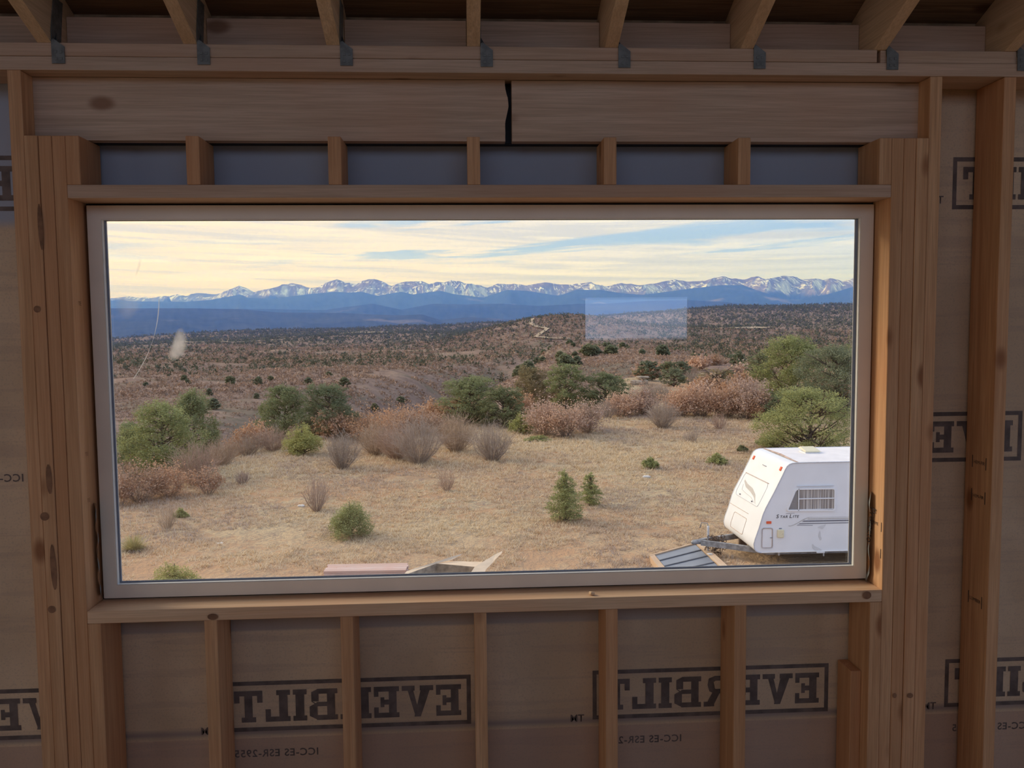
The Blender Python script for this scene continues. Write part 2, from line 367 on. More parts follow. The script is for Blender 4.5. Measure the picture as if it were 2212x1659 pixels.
def mountain_mat():
    m, t = mat('bare_rock_and_snow'); g = t.n('ShaderNodeNewGeometry'); P = g.outputs['Position']
    sp = t.n('ShaderNodeSeparateXYZ'); t.set(sp.inputs[0], P)
    nr = t.n('ShaderNodeSeparateXYZ'); t.set(nr.inputs[0], g.outputs['Normal'])
    rk = t.mix(t.mapr(t.noise(P, 0.0006, 5, 0.6), 0.4, 0.6), (0.205, 0.16, 0.17), (0.13, 0.12, 0.155))
    fo = (0.030, 0.050, 0.065)
    tl = t.math('ADD', sp.outputs[2], t.math('MULTIPLY', t.noise(P, 0.0011, 4, 0.6), 420.0))
    q = t.mix(t.mapr(tl, 700, 790), fo, rk)
    # snow lies in gullies: streaks that follow the fall line, and on the high shelves
    st = t.noise(t.scaled(P, (0.0125, 0.0016, 0.0030)), 1.0, 6, 0.75, 1.1)
    st2 = t.noise(t.scaled(P, (0.0024, 0.0014, 0.004)), 1.0, 5, 0.65, 0.5)
    sn = t.math('ADD', t.math('MULTIPLY', t.mapr(st, 0.50, 0.56), t.mapr(st2, 0.42, 0.56, 0.12, 1.0)), t.mapr(nr.outputs[0], 0.30, 0.60, 0.0, 0.4))
    sn = t.math('MULTIPLY', sn, t.mapr(tl, 730, 830), clamp=True)
    q = t.mix(t.math('MINIMUM', sn, 1.0), q, (0.95, 0.96, 1.0))
    bs = t.n('ShaderNodeBsdfDiffuse'); t.set(bs.inputs[0], q)
    o = t.n('ShaderNodeOutputMaterial'); t.set(o.inputs[0], bs.outputs[0]); return m

def polar(r, azd):
    a = np.radians(azd); return CX + r * np.sin(a), CY + r * np.cos(a)

def grid_faces(nr, na):
    i = np.arange(nr - 1)[:, None] * na + np.arange(na - 1)[None]
    return np.stack([i, i + na, i + na + 1, i + 1], -1).reshape(-1, 4)

# meadow and slope: one height field, finer close by
def heightfield(name, rs, azs, m, zoff=0.0, extra=None):
    R, A = np.meshgrid(rs, azs, indexing='ij'); X, Y = polar(R, A); Z = height(X, Y) + zoff
    if extra is not None: Z = Z + extra(X, Y, R, A)
    V = np.stack([X, Y, Z], -1).reshape(-1, 3)
    return link(name, fast_mesh(name, V, grid_faces(len(rs), len(azs)), [m], smooth=True))

ms = lambda X, Y, R, A: 0.07 * fbm(X * 1.1, Y * 1.1, 3, 61) * (R < 75) + 0.035 * fbm(X * 3.3, Y * 3.3, 2, 62) * (R < 75)
tag(heightfield('meadow_ground', np.concatenate([np.arange(2.9, 16, 1.0), np.arange(16, 62, 0.22), np.arange(62, 130, 1.2)]), np.linspace(-62, 62, 420), ground_mat(), extra=ms), kind='structure')
tag(heightfield('scrub_hillside', np.concatenate([np.arange(128.8, 420, 3.0), np.arange(420, 1200, 7.0), np.arange(1200, 3600, 16.0)]), np.linspace(-46, 46, 360), hill_mat()), kind='structure')

def ridge(name, R, prof, depth, foot, m, na, ns, amp, fs, seed, rough=1.0, azr=(-50, 55), jag=0):
    """a ridge whose skyline, seen from the valley, has elevation prof[azimuth]; the face falls to the foot towards the viewer"""
    az = np.linspace(azr[0], azr[1], na); s = np.concatenate([np.linspace(0, 1, ns - 8), np.linspace(1.04, 1.35, 8)])          # s = 1 is the crest
    pa, pe = np.array(prof).T
    crest = R * np.tan(np.radians(np.interp(az, pa, pe)))
    if jag: crest = crest + jag * (ridged(az * R / 57.3 / 260, az * 0, 3, seed + 9) - .2)
    S, A = np.meshgrid(s, az, indexing='ij'); RR = R - depth * (1 - S)
    U = np.radians(A) * R / fs
    # spurs: the crest line is pulled down the face along meandering ribs
    rib = ridged(U + 0.35 * fbm(U, S * 2, 2, seed + 5), S * 1.1 + 3, 4, seed)
    face = np.clip(S, 0, 1) ** 1.25
    env = np.clip(1 - np.abs(S - 1), 0, 1)
    Z = foot + (crest[None] - foot) * face
    Z = Z + amp * rib * np.clip(4 * S * (1 - S), 0, 1) * rough
    Z = np.where(S > 1, crest[None] - (S - 1) * (crest[None] - foot) * 1.6, Z)
    # nothing in front may rise above the crest's sight line
    lim = RR * (crest[None] / R) - (1 - np.clip(S, 0, 1)) * 6
    Z = np.where(S < 1, np.minimum(Z, lim), Z)
    X, Y = polar(RR, A); V = np.stack([X, Y, Z + EYE], -1).reshape(-1, 3)
    o = link(name, fast_mesh(name, V, grid_faces(ns, na), [m], smooth=True)); tag(o, kind='structure'); return o

def reach(p):      # carry a skyline on beyond the frame on both sides
    p = sorted(p); a0, e0 = p[0]; a1, e1 = p[-1]
    n = len(p); mean = sum(e for _, e in p) / n
    L = [(a0 - (a - a0), e * .5 + e0 * .5) for a, e in p[1:] if a - a0 < 26][::-1]; Rr = [(a1 + (a1 - a), e * .5 + e1 * .5) for a, e in p[:-1] if a1 - a < 26][::-1]
    return L + p + Rr

ridge('far_mountain_range', 20000, reach(SKYLINE), 6800, -100, mountain_mat(), 1500, 84, 300, 1250, 11, jag=14)
ridge('forested_foothills', 14500, reach(FOOTHILL), 4200, -150, forest_mat('spruce_forest', (0.035, 0.058, 0.080), (0.050, 0.075, 0.095), 0.55), 900, 40, 110, 1500, 23)
ridge('blue_hills', 9800, reach(BLUEHILL), 3000, -150, forest_mat('dark_forest', (0.035, 0.055, 0.075), (0.055, 0.075, 0.09), 0.3), 800, 34, 50, 900, 37)
ridge('wooded_mesa', 7000, reach(MESA), 3200, -150, forest_mat('wooded_mesa_cover', (0.045, 0.06, 0.065), (0.07, 0.08, 0.075), 0.35), 800, 40, 26, 600, 41)

# air between here and the mountains: a real, thin scattering volume over the far country
def haze():
    m, t = mat('blue_distance_haze'); o = t.n('ShaderNodeOutputMaterial')
    sc = t.n('ShaderNodeVolumeScatter'); sc.inputs['Color'].default_value = (0.11, 0.25, 1.0, 1); sc.inputs['Density'].default_value = HAZE; sc.inputs['Anisotropy'].default_value = 0.3
    t.set(o.inputs['Volume'], sc.outputs[0])
    x0, x1, y0, y1, z0, z1 = -30000, 34000, 900, 23000, -900, 620
    V = [(x, y, z) for z in (z0, z1) for y in (y0, y1) for x in (x0, x1)]
    F = [(0, 2, 3, 1), (4, 5, 7, 6), (0, 1, 5, 4), (2, 6, 7, 3), (0, 4, 6, 2), (1, 3, 7, 5)]
    tag(link('distance_haze', mesh('distance_haze', V, F, m)), kind='structure')
HAZE = 1.35e-4
haze()

# unseen wall openings: first mirrored in the glass, the rest added for room light
BACK_HOLES = [(2.47, 3.66, 1.49, 1.95), (-2.8, 1.1, 2.95, 4.8), (1.3, 5.2, 2.95, 4.8)]
LEFT_HOLES = [(-4.6, -0.8, 0.5, 2.3)]
RIGHT_HOLES = [(-4.6, -0.8, 0.5, 2.3)]

# dark wane and knots on the framing: x, z, half width, half height, lean
MARKS = [(-0.079, 1.945, 0.007, 0.0671, -0.02), (-0.09, 1.21, 0.0084, 0.0448, -0.02), (-0.09, 0.946, 0.0084, 0.0699, -0.02), (-0.1, 1.709, 0.0098, 0.0098, -0.02), (-0.108, 1.099, 0.0126, 0.0126, -0.02), (-0.101, 0.818, 0.0112, 0.0112, -0.02), (2.537, 0.463, 0.0098, 0.0084, -0.02), (0.369, 0.782, 0.0154, 0.0098, -0.02), (2.389, 0.793, 0.014, 0.0126, -0.02), (2.487, 0.465, 0.0056, 0.0084, -0.02)]

# ================================================================ the room
XL, XR, YB = -3.2, 5.6, -6.5          # side walls and back wall
S16 = 0.4064; T = 0.0381; D6 = 0.14
PT = 2.388                             # underside of the top plates
SLOPE = 5 / 12
M_sheath = plain('sheathing_board', (0.36, 0.25, 0.15), 0.85, var=0.35, nscale=14)
M_dark = plain('black_flashing', (0.018, 0.018, 0.020), 0.6, var=0.3)
M_metal = plain('galvanised_steel', (0.17, 0.175, 0.165), 0.55, metal=0.3, var=0.2, nscale=60)
M_vinyl = plain('window_vinyl', (0.88, 0.77, 0.63), 0.5, var=0.03, nscale=8)
M_bead = plain('white_glazing_bead', (0.85, 0.85, 0.82), 0.4, var=0.02)
M_gasket = plain('grey_spacer', (0.24, 0.27, 0.34), 0.5, var=0.05)

ROW = 2.4384
def wrap_mat():
    m, t = mat('building_wrap'); P = t.n('ShaderNodeNewGeometry').outputs['Position']
    sp = t.n('ShaderNodeSeparateXYZ'); t.set(sp.inputs[0], P); z = sp.outputs[2]
    a = t.noise(P, 2.3, 4, 0.6); b = t.noise(P, 160, 2, 0.6); c = t.noise(t.scaled(P, (0.8, 1, 14)), 2.2, 3, 0.6)
    q = t.mix(t.mapr(a, 0.35, 0.65), (0.76, 0.58, 0.385), (0.64, 0.475, 0.31))
    # what lies behind shows faintly through: the lap under the sill and the boards low down
    under = t.math('MULTIPLY', t.mapr(z, 0.675, 0.685, 0, 0.9), t.math('MULTIPLY', t.mapr(sp.outputs[0], -.01, 0.0), t.mapr(sp.outputs[0], ROW, ROW + .01, 1.0, 0.0)))
    q = t.mix(under, q, (0.42, 0.36, 0.31))
    q = t.mix(t.math('MULTIPLY', t.mapr(z, 0.325, 0.345, 0.0, 1.0), t.mapr(z, 0.345, 0.365, 1.0, 0.0)), q, (0.38, 0.30, 0.25))
    q = t.mix(t.math('MULTIPLY', t.mapr(z, 0.322, 0.326, 1.0, 0.0), 0.6), q, (0.50, 0.32, 0.25))
    q = t.mix(t.math('MULTIPLY', t.mapr(c, 0.5, 0.62), 0.25), q, (0.44, 0.32, 0.26))
    q = t.mix(t.mapr(b, 0.5, 0.7, 0, 0.25), q, (0.38, 0.3, 0.25))
    q = t.mix(t.math('MULTIPLY', t.mapr(z, 1.95, 1.99), t.mapr(P_x(t, sp), 2.5, 2.52, 1.0, 0.0)), q, (0.42, 0.45, 0.52))  # upper bays tinted bluish: lens-flare haze put into the wrap colour
    b_ = t.n('ShaderNodeBsdfPrincipled'); t.set(b_.inputs['Base Color'], q); b_.inputs['Roughness'].default_value = 0.7; b_.inputs['Specular IOR Level'].default_value = 0.25
    bp = t.n('ShaderNodeBump'); bp.inputs['Strength'].default_value = 0.35; bp.inputs['Distance'].default_value = 0.02; t.set(bp.inputs['Height'], t.noise(t.scaled(P, (3, 1, 1.5)), 3.0, 3))
    t.set(b_.inputs['Normal'], bp.outputs[0])
    o = t.n('ShaderNodeOutputMaterial'); t.set(o.inputs[0], b_.outputs[0]); return m
def P_x(t, sp): return sp.outputs[0]
M_wrap = wrap_mat()

M_sill = wood('brightened_pine_sill', 0, (0.78, 0.51, 0.31), (0.90, 0.66, 0.44))  # sill wood paler than the framing: light on its top put into the colour
floor = box('floor', XL, XR, YB, 0.14, -0.02, 0.0, M_ply, bev=0); tag(floor, kind='structure')
box('floor_deck', XL - .15, XR + .15, YB - .15, 0.17, -0.30, -0.02, M_sheath, floor, bev=0)

wall = empty('wall_front', (0, 0, 0)); tag(wall, kind='structure')
Wb = lambda n, *a, **k: box(n, *a, parent=wall, **k)
ROW, ROB, ROT = 2.4384, 0.808, 2.027          # rough opening: width, sill top, head underside
rnd = random.Random(4)
jig = lambda a=0.002: rnd.uniform(-a, a)

# plates
Wb('bottom_plate', XL, XR, 0, D6, 0.0, T, M_wx)
Wb('top_plate', XL, XR, 0, D6, PT, PT + T, M_wx)
Wb('top_plate', XL, 2.386, 0.0, D6, PT + T + .001, PT + 2 * T, M_wx)
Wb('top_plate', 2.398, XR, 0.004, D6, PT + T + .001, PT + 2 * T, M_wx)

# header, two boards butted on the face, set back from the stud faces
HZ0, HZ1 = 2.2055, 2.3865
def board_ragged(name, x0, x1, ragged):
    """header board; one end torn so that a dark gap shows beside it"""
    n = 14; V, F = [], []
    xs = []
    for k in range(n + 1):
        z = HZ0 + (HZ1 - HZ0) * k / n
        e = 0.010 * math.exp(-((k / n - 0.62) / 0.18) ** 2) + rnd.uniform(0, .0025) if ragged else 0
        V += [(x0, .066, z), (x1 + e - (0.012 if ragged else 0), .066, z), (x0, .102, z), (x1 + e - (0.012 if ragged else 0), .102, z)]
    for k in range(n):
        a = 4 * k; F += [(a, a + 1, a + 5, a + 4), (a + 1, a + 3, a + 7, a + 5), (a + 3, a + 2, a + 6, a + 7), (a + 2, a, a + 4, a + 6)]
    F += [(0, 2, 3, 1), (4 * n, 4 * n + 1, 4 * n + 3, 4 * n + 2)]
    link(name, mesh(name, V, F, M_wx), wall)
board_ragged('header_board', -0.119, 1.280, True)
Wb('header_board', 1.289, 2.556, .066, .102, HZ0, HZ1, M_wx)
Wb('header_board', -0.119, 2.556, .103, .139, HZ0, HZ1 - .001, M_dark)

# jack studs, king studs
for k in range(3):
    Wb('jack_stud', -T * (k + 1) + .0005, -T * k - .0005, jig(), D6, T, HZ0 - 0.001 + (0.006 if k == 1 else 0) * 0, M_wz)
    Wb('jack_stud', ROW + T * k + .0005, ROW + T * (k + 1) - .0005, jig(), D6, T, HZ0 - 0.001, M_wz)
Wb('king_stud', -T * 4, -T * 3 - .0005, jig(), D6, T, PT - .0005, M_wz)
Wb('king_stud', ROW + 3 * T + .0005, ROW + 4 * T, jig(), D6, T, PT - .0005, M_wz)
# common studs in the bays beside the opening
for x in (2.785, 2.785 + S16, 2.785 + 2 * S16, 2.785 + 3 * S16, 2.785 + 4 * S16, 2.785 + 5 * S16, -0.195 - S16, -0.195 - 2 * S16, -0.195 - 3 * S16, -0.195 - 4 * S16, -0.195 - 5 * S16):
    Wb('stud', x, x + T, jig(), D6, T, PT - .0005, M_wz)
# head and sill
Wb('window_head', 0.0, ROW, 0.0, D6, ROT, ROT + T, M_wx)
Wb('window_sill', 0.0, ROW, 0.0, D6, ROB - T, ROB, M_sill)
# cripples over the head and under the sill
for x in [0.0005] + [0.3394 + S16 * k for k in range(5)] + [ROW - T - .0005]:
    Wb('cripple_stud', x, x + T, jig(), D6, ROT + T + .0005, HZ0 - .001, M_wz)
for x in [0.0005] + [0.3424 + S16 * k for k in range(5)] + [ROW - T - .0005]:
    Wb('cripple_stud', x, x + T, jig(), D6, T, ROB - T - .0005, M_wz)
Wb('short_block', 2.365, 2.3995, 0.045, D6, T, 0.528, M_wz)

# exterior sheathing (four boards round the opening) and the wrap seen between the studs
for a in ((XL, XR, -0.3, ROB - .004), (XL, XR, ROT + .004, 2.62), (XL, -0.004, ROB - .004, ROT + .004), (ROW + .004, XR, ROB - .004, ROT + .004)):
    box('exterior_board', a[0], a[1], 0.152, 0.172, a[2], a[3], M_sheath, wall, bev=0)
def wrap_sheet(x0, x1, z0, z1):
    nx, nz = max(2, int((x1 - x0) / .05)), max(2, int((z1 - z0) / .05))
    xs = np.linspace(x0, x1, nx); zs = np.linspace(z0, z1, nz); X, Z = np.meshgrid(xs, zs)
    Y = 0.1485 + 0 * X
    V = np.stack([X, Y, Z], -1).reshape(-1, 3)
    i = np.arange(nz - 1)[:, None] * nx + np.arange(nx - 1)[None]
    F = np.stack([i, i + 1, i + nx + 1, i + nx], -1).reshape(-1, 4)
    return link('house_wrap', fast_mesh('house_wrap', V, F, [M_wrap], smooth=True), wall)
wraps = [wrap_sheet(XL, XR, -0.02, ROB), wrap_sheet(XL, XR, ROT, 2.40), wrap_sheet(XL, 0.0, ROB, ROT), wrap_sheet(ROW, XR, ROB, ROT)]

# ---- print on the wrap, read from behind (mirrored)
M_ink = plain('wrap_print', (0.16, 0.125, 0.11), 0.7, var=0.25, nscale=25)
def slab(ch):
    """slab-serif capital as quads on a unit square (x 0..w)"""
    R = lambda a, b, c, d: [(a, c), (b, c), (b, d), (a, d)]
    t = .16
    if ch == 'E': return .78, [R(0, .36, 0, t), R(.08, .32, 0, 1), R(0, .36, 1 - t, 1), R(.3, .78, 0, t), R(.64, .78, 0, .34), R(.3, .78, 1 - t, 1), R(.64, .78, .68, 1), R(.3, .56, .42, .58), R(.46, .58, .34, .66)]
    if ch == 'V': return .98, [[(.06, 1), (.36, 1), (.60, 0), (.40, 0)], [(.66, 1), (.84, 1), (.56, 0), (.42, 0)], R(0, .42, 1 - t, 1), R(.58, .98, 1 - t, 1)]
    if ch == 'R': return .96, [R(0, .36, 0, t), R(.08, .32, 0, 1), R(0, .36, 1 - t, 1), R(.3, .62, 1 - t, 1), R(.3, .62, .42, .57), [(.60, 1), (.80, .92), (.66, .78), (.58, .84)], [(.80, .92), (.84, .70), (.62, .70), (.64, .80)], [(.84, .72), (.78, .50), (.60, .58), (.62, .72)], [(.78, .50), (.62, .42), (.5, .44), (.60, .60)], [(.44, .44), (.68, .46), (.92, 0), (.66, 0)], R(.62, .96, 0, t)]
    if ch == 'B': return .86, [R(0, .36, 0, t), R(.08, .32, 0, 1), R(0, .36, 1 - t, 1), R(.3, .62, 1 - t, 1), R(.3, .64, .44, .58), R(.3, .64, 0, t), [(.6, 1), (.80, .9), (.80, .84), (.6, .84)], R(.58, .80, .60, .90), [(.6, .5), (.80, .62), (.80, .60), (.6, .44)], [(.60, .58), (.86, .44), (.86, .40), (.6, .44)], R(.62, .86, .14, .44), [(.60, .0), (.86, .14), (.86, .18), (.6, .16)]]
    if ch == 'I': return .42, [R(0, .42, 0, t), R(.08, .34, 0, 1), R(0, .42, 1 - t, 1)]
    if ch == 'L': return .76, [R(0, .42, 0, t), R(.08, .34, 0, 1), R(0, .42, 1 - t, 1), R(.34, .76, 0, t), R(.60, .76, 0, .40)]
    return .86, [R(.31, .55, 0, 1), R(.21, .65, 0, t), R(0, .86, 1 - t, 1), R(0, .16, .62, 1), R(.70, .86, .62, 1)]
PY = 0.1478
def logo(xr, zc, sheet, xmin=-99):
    """one boxed word; xr = right edge of the box"""
    Wd, Hh, b = 0.795, 0.166, 0.0135
    V, F = [], []
    def quad(pts):
        if max(p[0] for p in pts) < xmin: return
        pts = [(max(p[0], xmin), p[1]) for p in pts]; k = len(V); V.extend((p[0], PY - .00002 * (k // 4), p[1]) for p in pts); F.append((k, k + 1, k + 2, k + 3))
    x0, x1, z0, z1 = xr - Wd, xr, zc - Hh / 2, zc + Hh / 2
    for a in ((x0, x1, z0, z0 + b), (x0, x1, z1 - b, z1), (x0, x0 + b, z0, z1), (x1 - b, x1, z0, z1)):
        quad([(a[0], a[2]), (a[1], a[2]), (a[1], a[3]), (a[0], a[3])])
    word = 'EVERBILT'; ws = [slab(c)[0] for c in word]; gap = .085; tot = sum(ws) + gap * 7
    lh = 0.104; sx = (Wd - 0.066) / tot; x = xr - 0.032
    for c, wd in zip(word, ws):
        for q in slab(c)[1]: quad([(x - p[0] * sx, zc - lh / 2 + p[1] * lh) for p in q])
        x -= (wd + gap) * sx
    link('printed_word', mesh('printed_word', V, F, M_ink), sheet)

def text_mesh(name, s, size, m, M4, parent=None, bold=0.0, shear=0.0, space=1.0, align='LEFT'):
    cu = bpy.data.curves.new(name, 'FONT'); cu.body = s; cu.size = size; cu.offset = bold; cu.shear = shear; cu.space_character = space; cu.align_x = align
    cu.resolution_u = 3
    o = bpy.data.objects.new(name, cu); col.objects.link(o)
    dg = bpy.context.evaluated_depsgraph_get(); me = bpy.data.meshes.new_from_object(o.evaluated_get(dg)); me.name = name
    bpy.data.objects.remove(o); me.transform(M4); me.materials.clear(); me.materials.append(m)
    return link(name, me, parent)
def mtx(ox, oy, oz, ux, uy, uz, vx, vy, vz):
    U = Vector((ux, uy, uz)); W = Vector((vx, vy, vz)); N = U.cross(W)
    return Matrix(((U.x, W.x, N.x, ox), (U.y, W.y, N.y, oy), (U.z, W.z, N.z, oz), (0, 0, 0, 1)))

LP = 1.197
for xr in (-0.055 - LP, -0.055, -0.055 + LP, 2.338, 2.338 + LP, 2.338 + 2 * LP): logo(xr, 0.430, wraps[0])
for xr in (-0.612, -0.612 - LP): logo(xr, 1.268, wraps[2])
logo(2.98, 1.268, wraps[3], ROW + .02); logo(2.98 + LP, 1.268, wraps[3])
for xr in (-0.195, -0.195 - LP, 3.514, 3.514 + LP): logo(xr, 2.094, wraps[1])
for x in (0.646, 1.842, 3.04): text_mesh('printed_code', 'ICC-ES ESR-2955', 0.034, M_ink, mtx(x, PY, 0.262, -1, 0, 0, 0, 0, 1), wraps[0], bold=.0006, space=1.12)
for x in (-0.24, ): text_mesh('printed_code', 'ICC-ES ESR-2955', 0.034, M_ink, mtx(x, PY, 1.178, -1, 0, 0, 0, 0, 1), wraps[2], bold=.0006, space=1.12)
for x in (1.515, 0.318, 2.712): text_mesh('printed_mark', 'TM', 0.034, M_ink, mtx(x, PY, 0.342, -1, 0, 0, 0, 0, 1), wraps[0], bold=.0006)
text_mesh('printed_mark', 'TM', 0.034, M_ink, mtx(2.69, PY, 2.03, -1, 0, 0, 0, 0, 1), wraps[1], bold=.0006)
# grade stamps on the lumber
M_mark = plain('dark_wane', (0.24, 0.125, 0.07), 0.9, var=0.3)
M_stamp = plain('grade_stamp_ink', (0.06, 0.045, 0.04), 0.8, var=0.3)
def stamp(y, z, s='HEM-FIR', sz=.016):
    st = link('grade_stamp', mesh('grade_stamp', [(2.7845, y + .00, z - .02), (2.7845, y + .004, z - .02), (2.7845, y + .004, z + .02), (2.7845, y, z + .02),
        (2.7845, y + .07, z - .02), (2.7845, y + .074, z - .02), (2.7845, y + .074, z + .02), (2.7845, y + .07, z + .02)], [(0, 1, 2, 3), (4, 5, 6, 7)], M_stamp), wall)
    text_mesh('stamp_text', s, sz, M_stamp, mtx(2.7843, y + .066, z - .006, 0, -1, 0, 0, 0, 1), st)
stamp(.03, 1.195); stamp(.03, 1.085); stamp(.03, .745, 'LUMBER')
# PRIME stamp on the right reveal
st = link('grade_stamp', mesh('grade_stamp', [(ROW - .0004, .012, .99), (ROW - .0004, .015, .99), (ROW - .0004, .015, 1.02), (ROW - .0004, .012, 1.02), (ROW - .0004, .012, .905), (ROW - .0004, .015, .905), (ROW - .0004, .015, .935), (ROW - .0004, .012, .935)], [(0, 1, 2, 3), (4, 5, 6, 7)], M_stamp), wall)
text_mesh('stamp_text', 'PRIME', .014, M_stamp, mtx(ROW - .0005, .07, 1.005, 0, -1, 0, 0, 0, 1), st)
for z in (1.27, 1.13, 1.72): text_mesh('stamp_text', 'TE', .017, M_mark, mtx(0.0006, .035, z, 0, 1, 0, 0, 0, 1), wall)

def blot(name, x, z, rx, rz, lean=0.0):
    V = [(x + rx * math.cos(a) + lean * rz * math.sin(a), -.0026, z + rz * math.sin(a)) for a in np.linspace(0, 2 * math.pi, 15)[:-1]]
    link(name, mesh(name, V, [tuple(range(14))], M_mark), wall)
for x, z, rx, rz, ln in MARKS: blot('wane' if rz > .03 else 'knot', x, z, rx, rz, ln)
# flashing that fills the gap round the window unit
box('flashing', 0.0, ROW, .112, .15, ROB, ROB + .014, M_dark, wall, bev=0)
box('flashing', 0.0, ROW, .118, .15, ROT - .010, ROT, M_dark, wall, bev=0)
box('flashing', 0.0, .010, .116, .15, ROB, ROT, M_dark, wall, bev=0)
box('flashing', ROW - .008, ROW, .112, .15, ROB, ROT, M_dark, wall, bev=0)
M_tape = plain('flashing_tape', (0.33, 0.36, 0.36), 0.4, var=0.4, nscale=35)
def tape(name, x, sgn, z0, z1, seed):
    r = random.Random(seed); V, F = [], []; n = 26
    for k in range(n + 1):
        z = z0 + (z1 - z0) * k / n
        wob = .0045 * math.sin(k * .55 + seed) + r.uniform(-.001, .001); wd = .028 + .006 * math.sin(k * .9)
        for j in range(4):
            V.append((x + sgn * (.002 + j * .0035 + wob * .5), .062 + (3 - j) * wd / 3 * .9 + .01 * (k < 3) * (3 - k) * .4, z))
    for k in range(n):
        for j in range(3):
            a = 4 * k + j; F.append((a, a + 1, a + 5, a + 4))
    return link(name, mesh(name, V, F, M_tape, True), wall)
tp = tape('flashing_tape', ROW, -1, ROB + .003, 1.105, 2)
text_mesh('tape_text', 'Protecto', .034, M_stamp, mtx(ROW - .010, .066, 1.06, 0, .18, -.98, .35, -.92, -.15), tp)
tape('flashing_tape', 0.0, 1, ROB + .02, 1.12, 5)
# construction dust and a wood chip on the sill
chip = box('wood_chip', 1.515, 1.531, .02, .034, ROB + .0005, ROB + .010, M_wy, bev=.002, rot=(0, .3, .5)); tag(chip, 'small pale wood chip lying on the window sill', 'wood chip')

# ---------------------------------------------------------------- the fixed window
win = empty('window_1', (0, 0, 0)); tag(win, kind='structure')
WX0, WX1, WZ0, WZ1 = 0.009, 2.4345, ROB + .003 + .004, 2.020
ring('window_frame', (WX0, WX1, WZ0, WZ1), (WX0 + .042, WX1 - .042, WZ0 + .042, WZ1 - .042), .095, .1135, M_vinyl, win)
ring('outer_frame', (WX0, WX1, WZ0, WZ1), (WX0 + .036, WX1 - .036, WZ0 + .030, WZ1 - .038), .1125, .152, M_vinyl, win)
i = (WX0 + .042, WX1 - .042, WZ0 + .042, WZ1 - .042)
ring('glazing_bead', i, (i[0] + .0018, i[1] - .0018, i[2] + .0018, i[3] - .0008), .0965, .1132, M_bead, win)
i2 = (i[0] + .0018, i[1] - .0018, i[2] + .0018, i[3] - .0008)
ring('spacer', i2, (i2[0] + .0052, i2[1] - .0085, i2[2] + .0042, i2[3] - .001), .1118, .1132, M_gasket, win)
i3 = (i2[0] + .0052, i2[1] - .0085, i2[2] + .0042, i2[3] - .001)
ring('outer_bead', i3, (i3[0] + .0014, i3[1] - .0014, i3[2] + .001, i3[3] - .0005), 0.1135, .1145, M_bead, win)

def glass_mat():
    m, t = mat('window_glass'); fr = t.n('ShaderNodeFresnel'); fr.inputs[0].default_value = 1.45
    tr = t.n('ShaderNodeBsdfTransparent'); tr.inputs[0].default_value = (0.985, 0.99, 0.985, 1)
    gl = t.n('ShaderNodeBsdfGlossy'); gl.inputs['Roughness'].default_value = 0.0
    mx = t.n('ShaderNodeMixShader'); t.set(mx.inputs[0], t.math('MULTIPLY_ADD', fr.outputs[0], 0.8, 0.062, clamp=True)); t.set(mx.inputs[1], tr.outputs[0]); t.set(mx.inputs[2], gl.outputs[0])
    o = t.n('ShaderNodeOutputMaterial'); t.set(o.inputs[0], mx.outputs[0]); return m
M_glass = glass_mat()
def pane(y, tilt):
    V = [(i2[0], y, i2[2]), (i2[1], y, i2[2]), (i2[1], y + tilt, i2[3]), (i2[0], y + tilt, i2[3])]
    link('pane', mesh('pane', V, [(0, 1, 2, 3)], M_glass), win)
pane(.1136, 0.0); pane(.1215, 0.0018)

def smear_mat(c, scale, lo, hi, amax):
    m, t = mat('dried_smear'); P = t.n('ShaderNodeNewGeometry').outputs['Position']
    uv = t.n('ShaderNodeAttribute', attribute_name='Col')
    sp = t.n('ShaderNodeSeparateColor'); t.set(sp.inputs[0], uv.outputs['Color'])
    n = t.noise(P, scale, 4, 0.6)
    a = t.math('MULTIPLY', t.mapr(t.math('ADD', sp.outputs[0], t.math('MULTIPLY', n, 0.5)), lo, hi), amax)
    d = t.n('ShaderNodeBsdfDiffuse'); d.inputs[0].default_value = (*c, 1)
    d2 = t.n('ShaderNodeBsdfTranslucent'); d2.inputs[0].default_value = (*c, 1)
    m2 = t.n('ShaderNodeMixShader'); m2.inputs[0].default_value = 0.7; t.set(m2.inputs[1], d.outputs[0]); t.set(m2.inputs[2], d2.outputs[0])
    tr = t.n('ShaderNodeBsdfTransparent'); mx = t.n('ShaderNodeMixShader')
    t.set(mx.inputs[0], a); t.set(mx.inputs[1], tr.outputs[0]); t.set(mx.inputs[2], m2.outputs[0])
    o = t.n('ShaderNodeOutputMaterial'); t.set(o.inputs[0], mx.outputs[0]); return m
def smear(x, z, rx, rz, m, lean=0.0):
    """irregular film of dirt on the inner pane; alpha falls off towards its rim"""
    V, F, Cc = [(x, .1131, z)], [], [(1, 1, 1)]; r = random.Random(int(x * 1000)); n = 28
    for q, e in ((.5, .75), (.8, .4), (1.0, 0.0)):
        for k in range(n):
            a = 2 * math.pi * k / n; w_ = 1 + .12 * math.sin(3 * a + x * 9) + r.uniform(-.05, .05)
            V.append((x + rx * q * w_ * math.cos(a) + lean * rz * q * math.sin(a), .1131, z + rz * q * w_ * math.sin(a))); Cc.append((e, e, e))
    T3 = []
    for k in range(n):
        j = (k + 1) % n; T3.append((0, 1 + k, 1 + j))
        for l in range(2):
            a, b = 1 + l * n + k, 1 + l * n + j; T3 += [(a, a + n, b + n), (a, b + n, b)]
    me = fast_mesh('smear', V, T3, [m], colors=np.array(Cc, float)); link('smear', me, win)
M_sm1 = smear_mat((0.9, 0.88, 0.84), 45, .35, 1.35, .75)
M_sm2 = smear_mat((0.9, 0.88, 0.86), 30, .45, 1.3, .22)
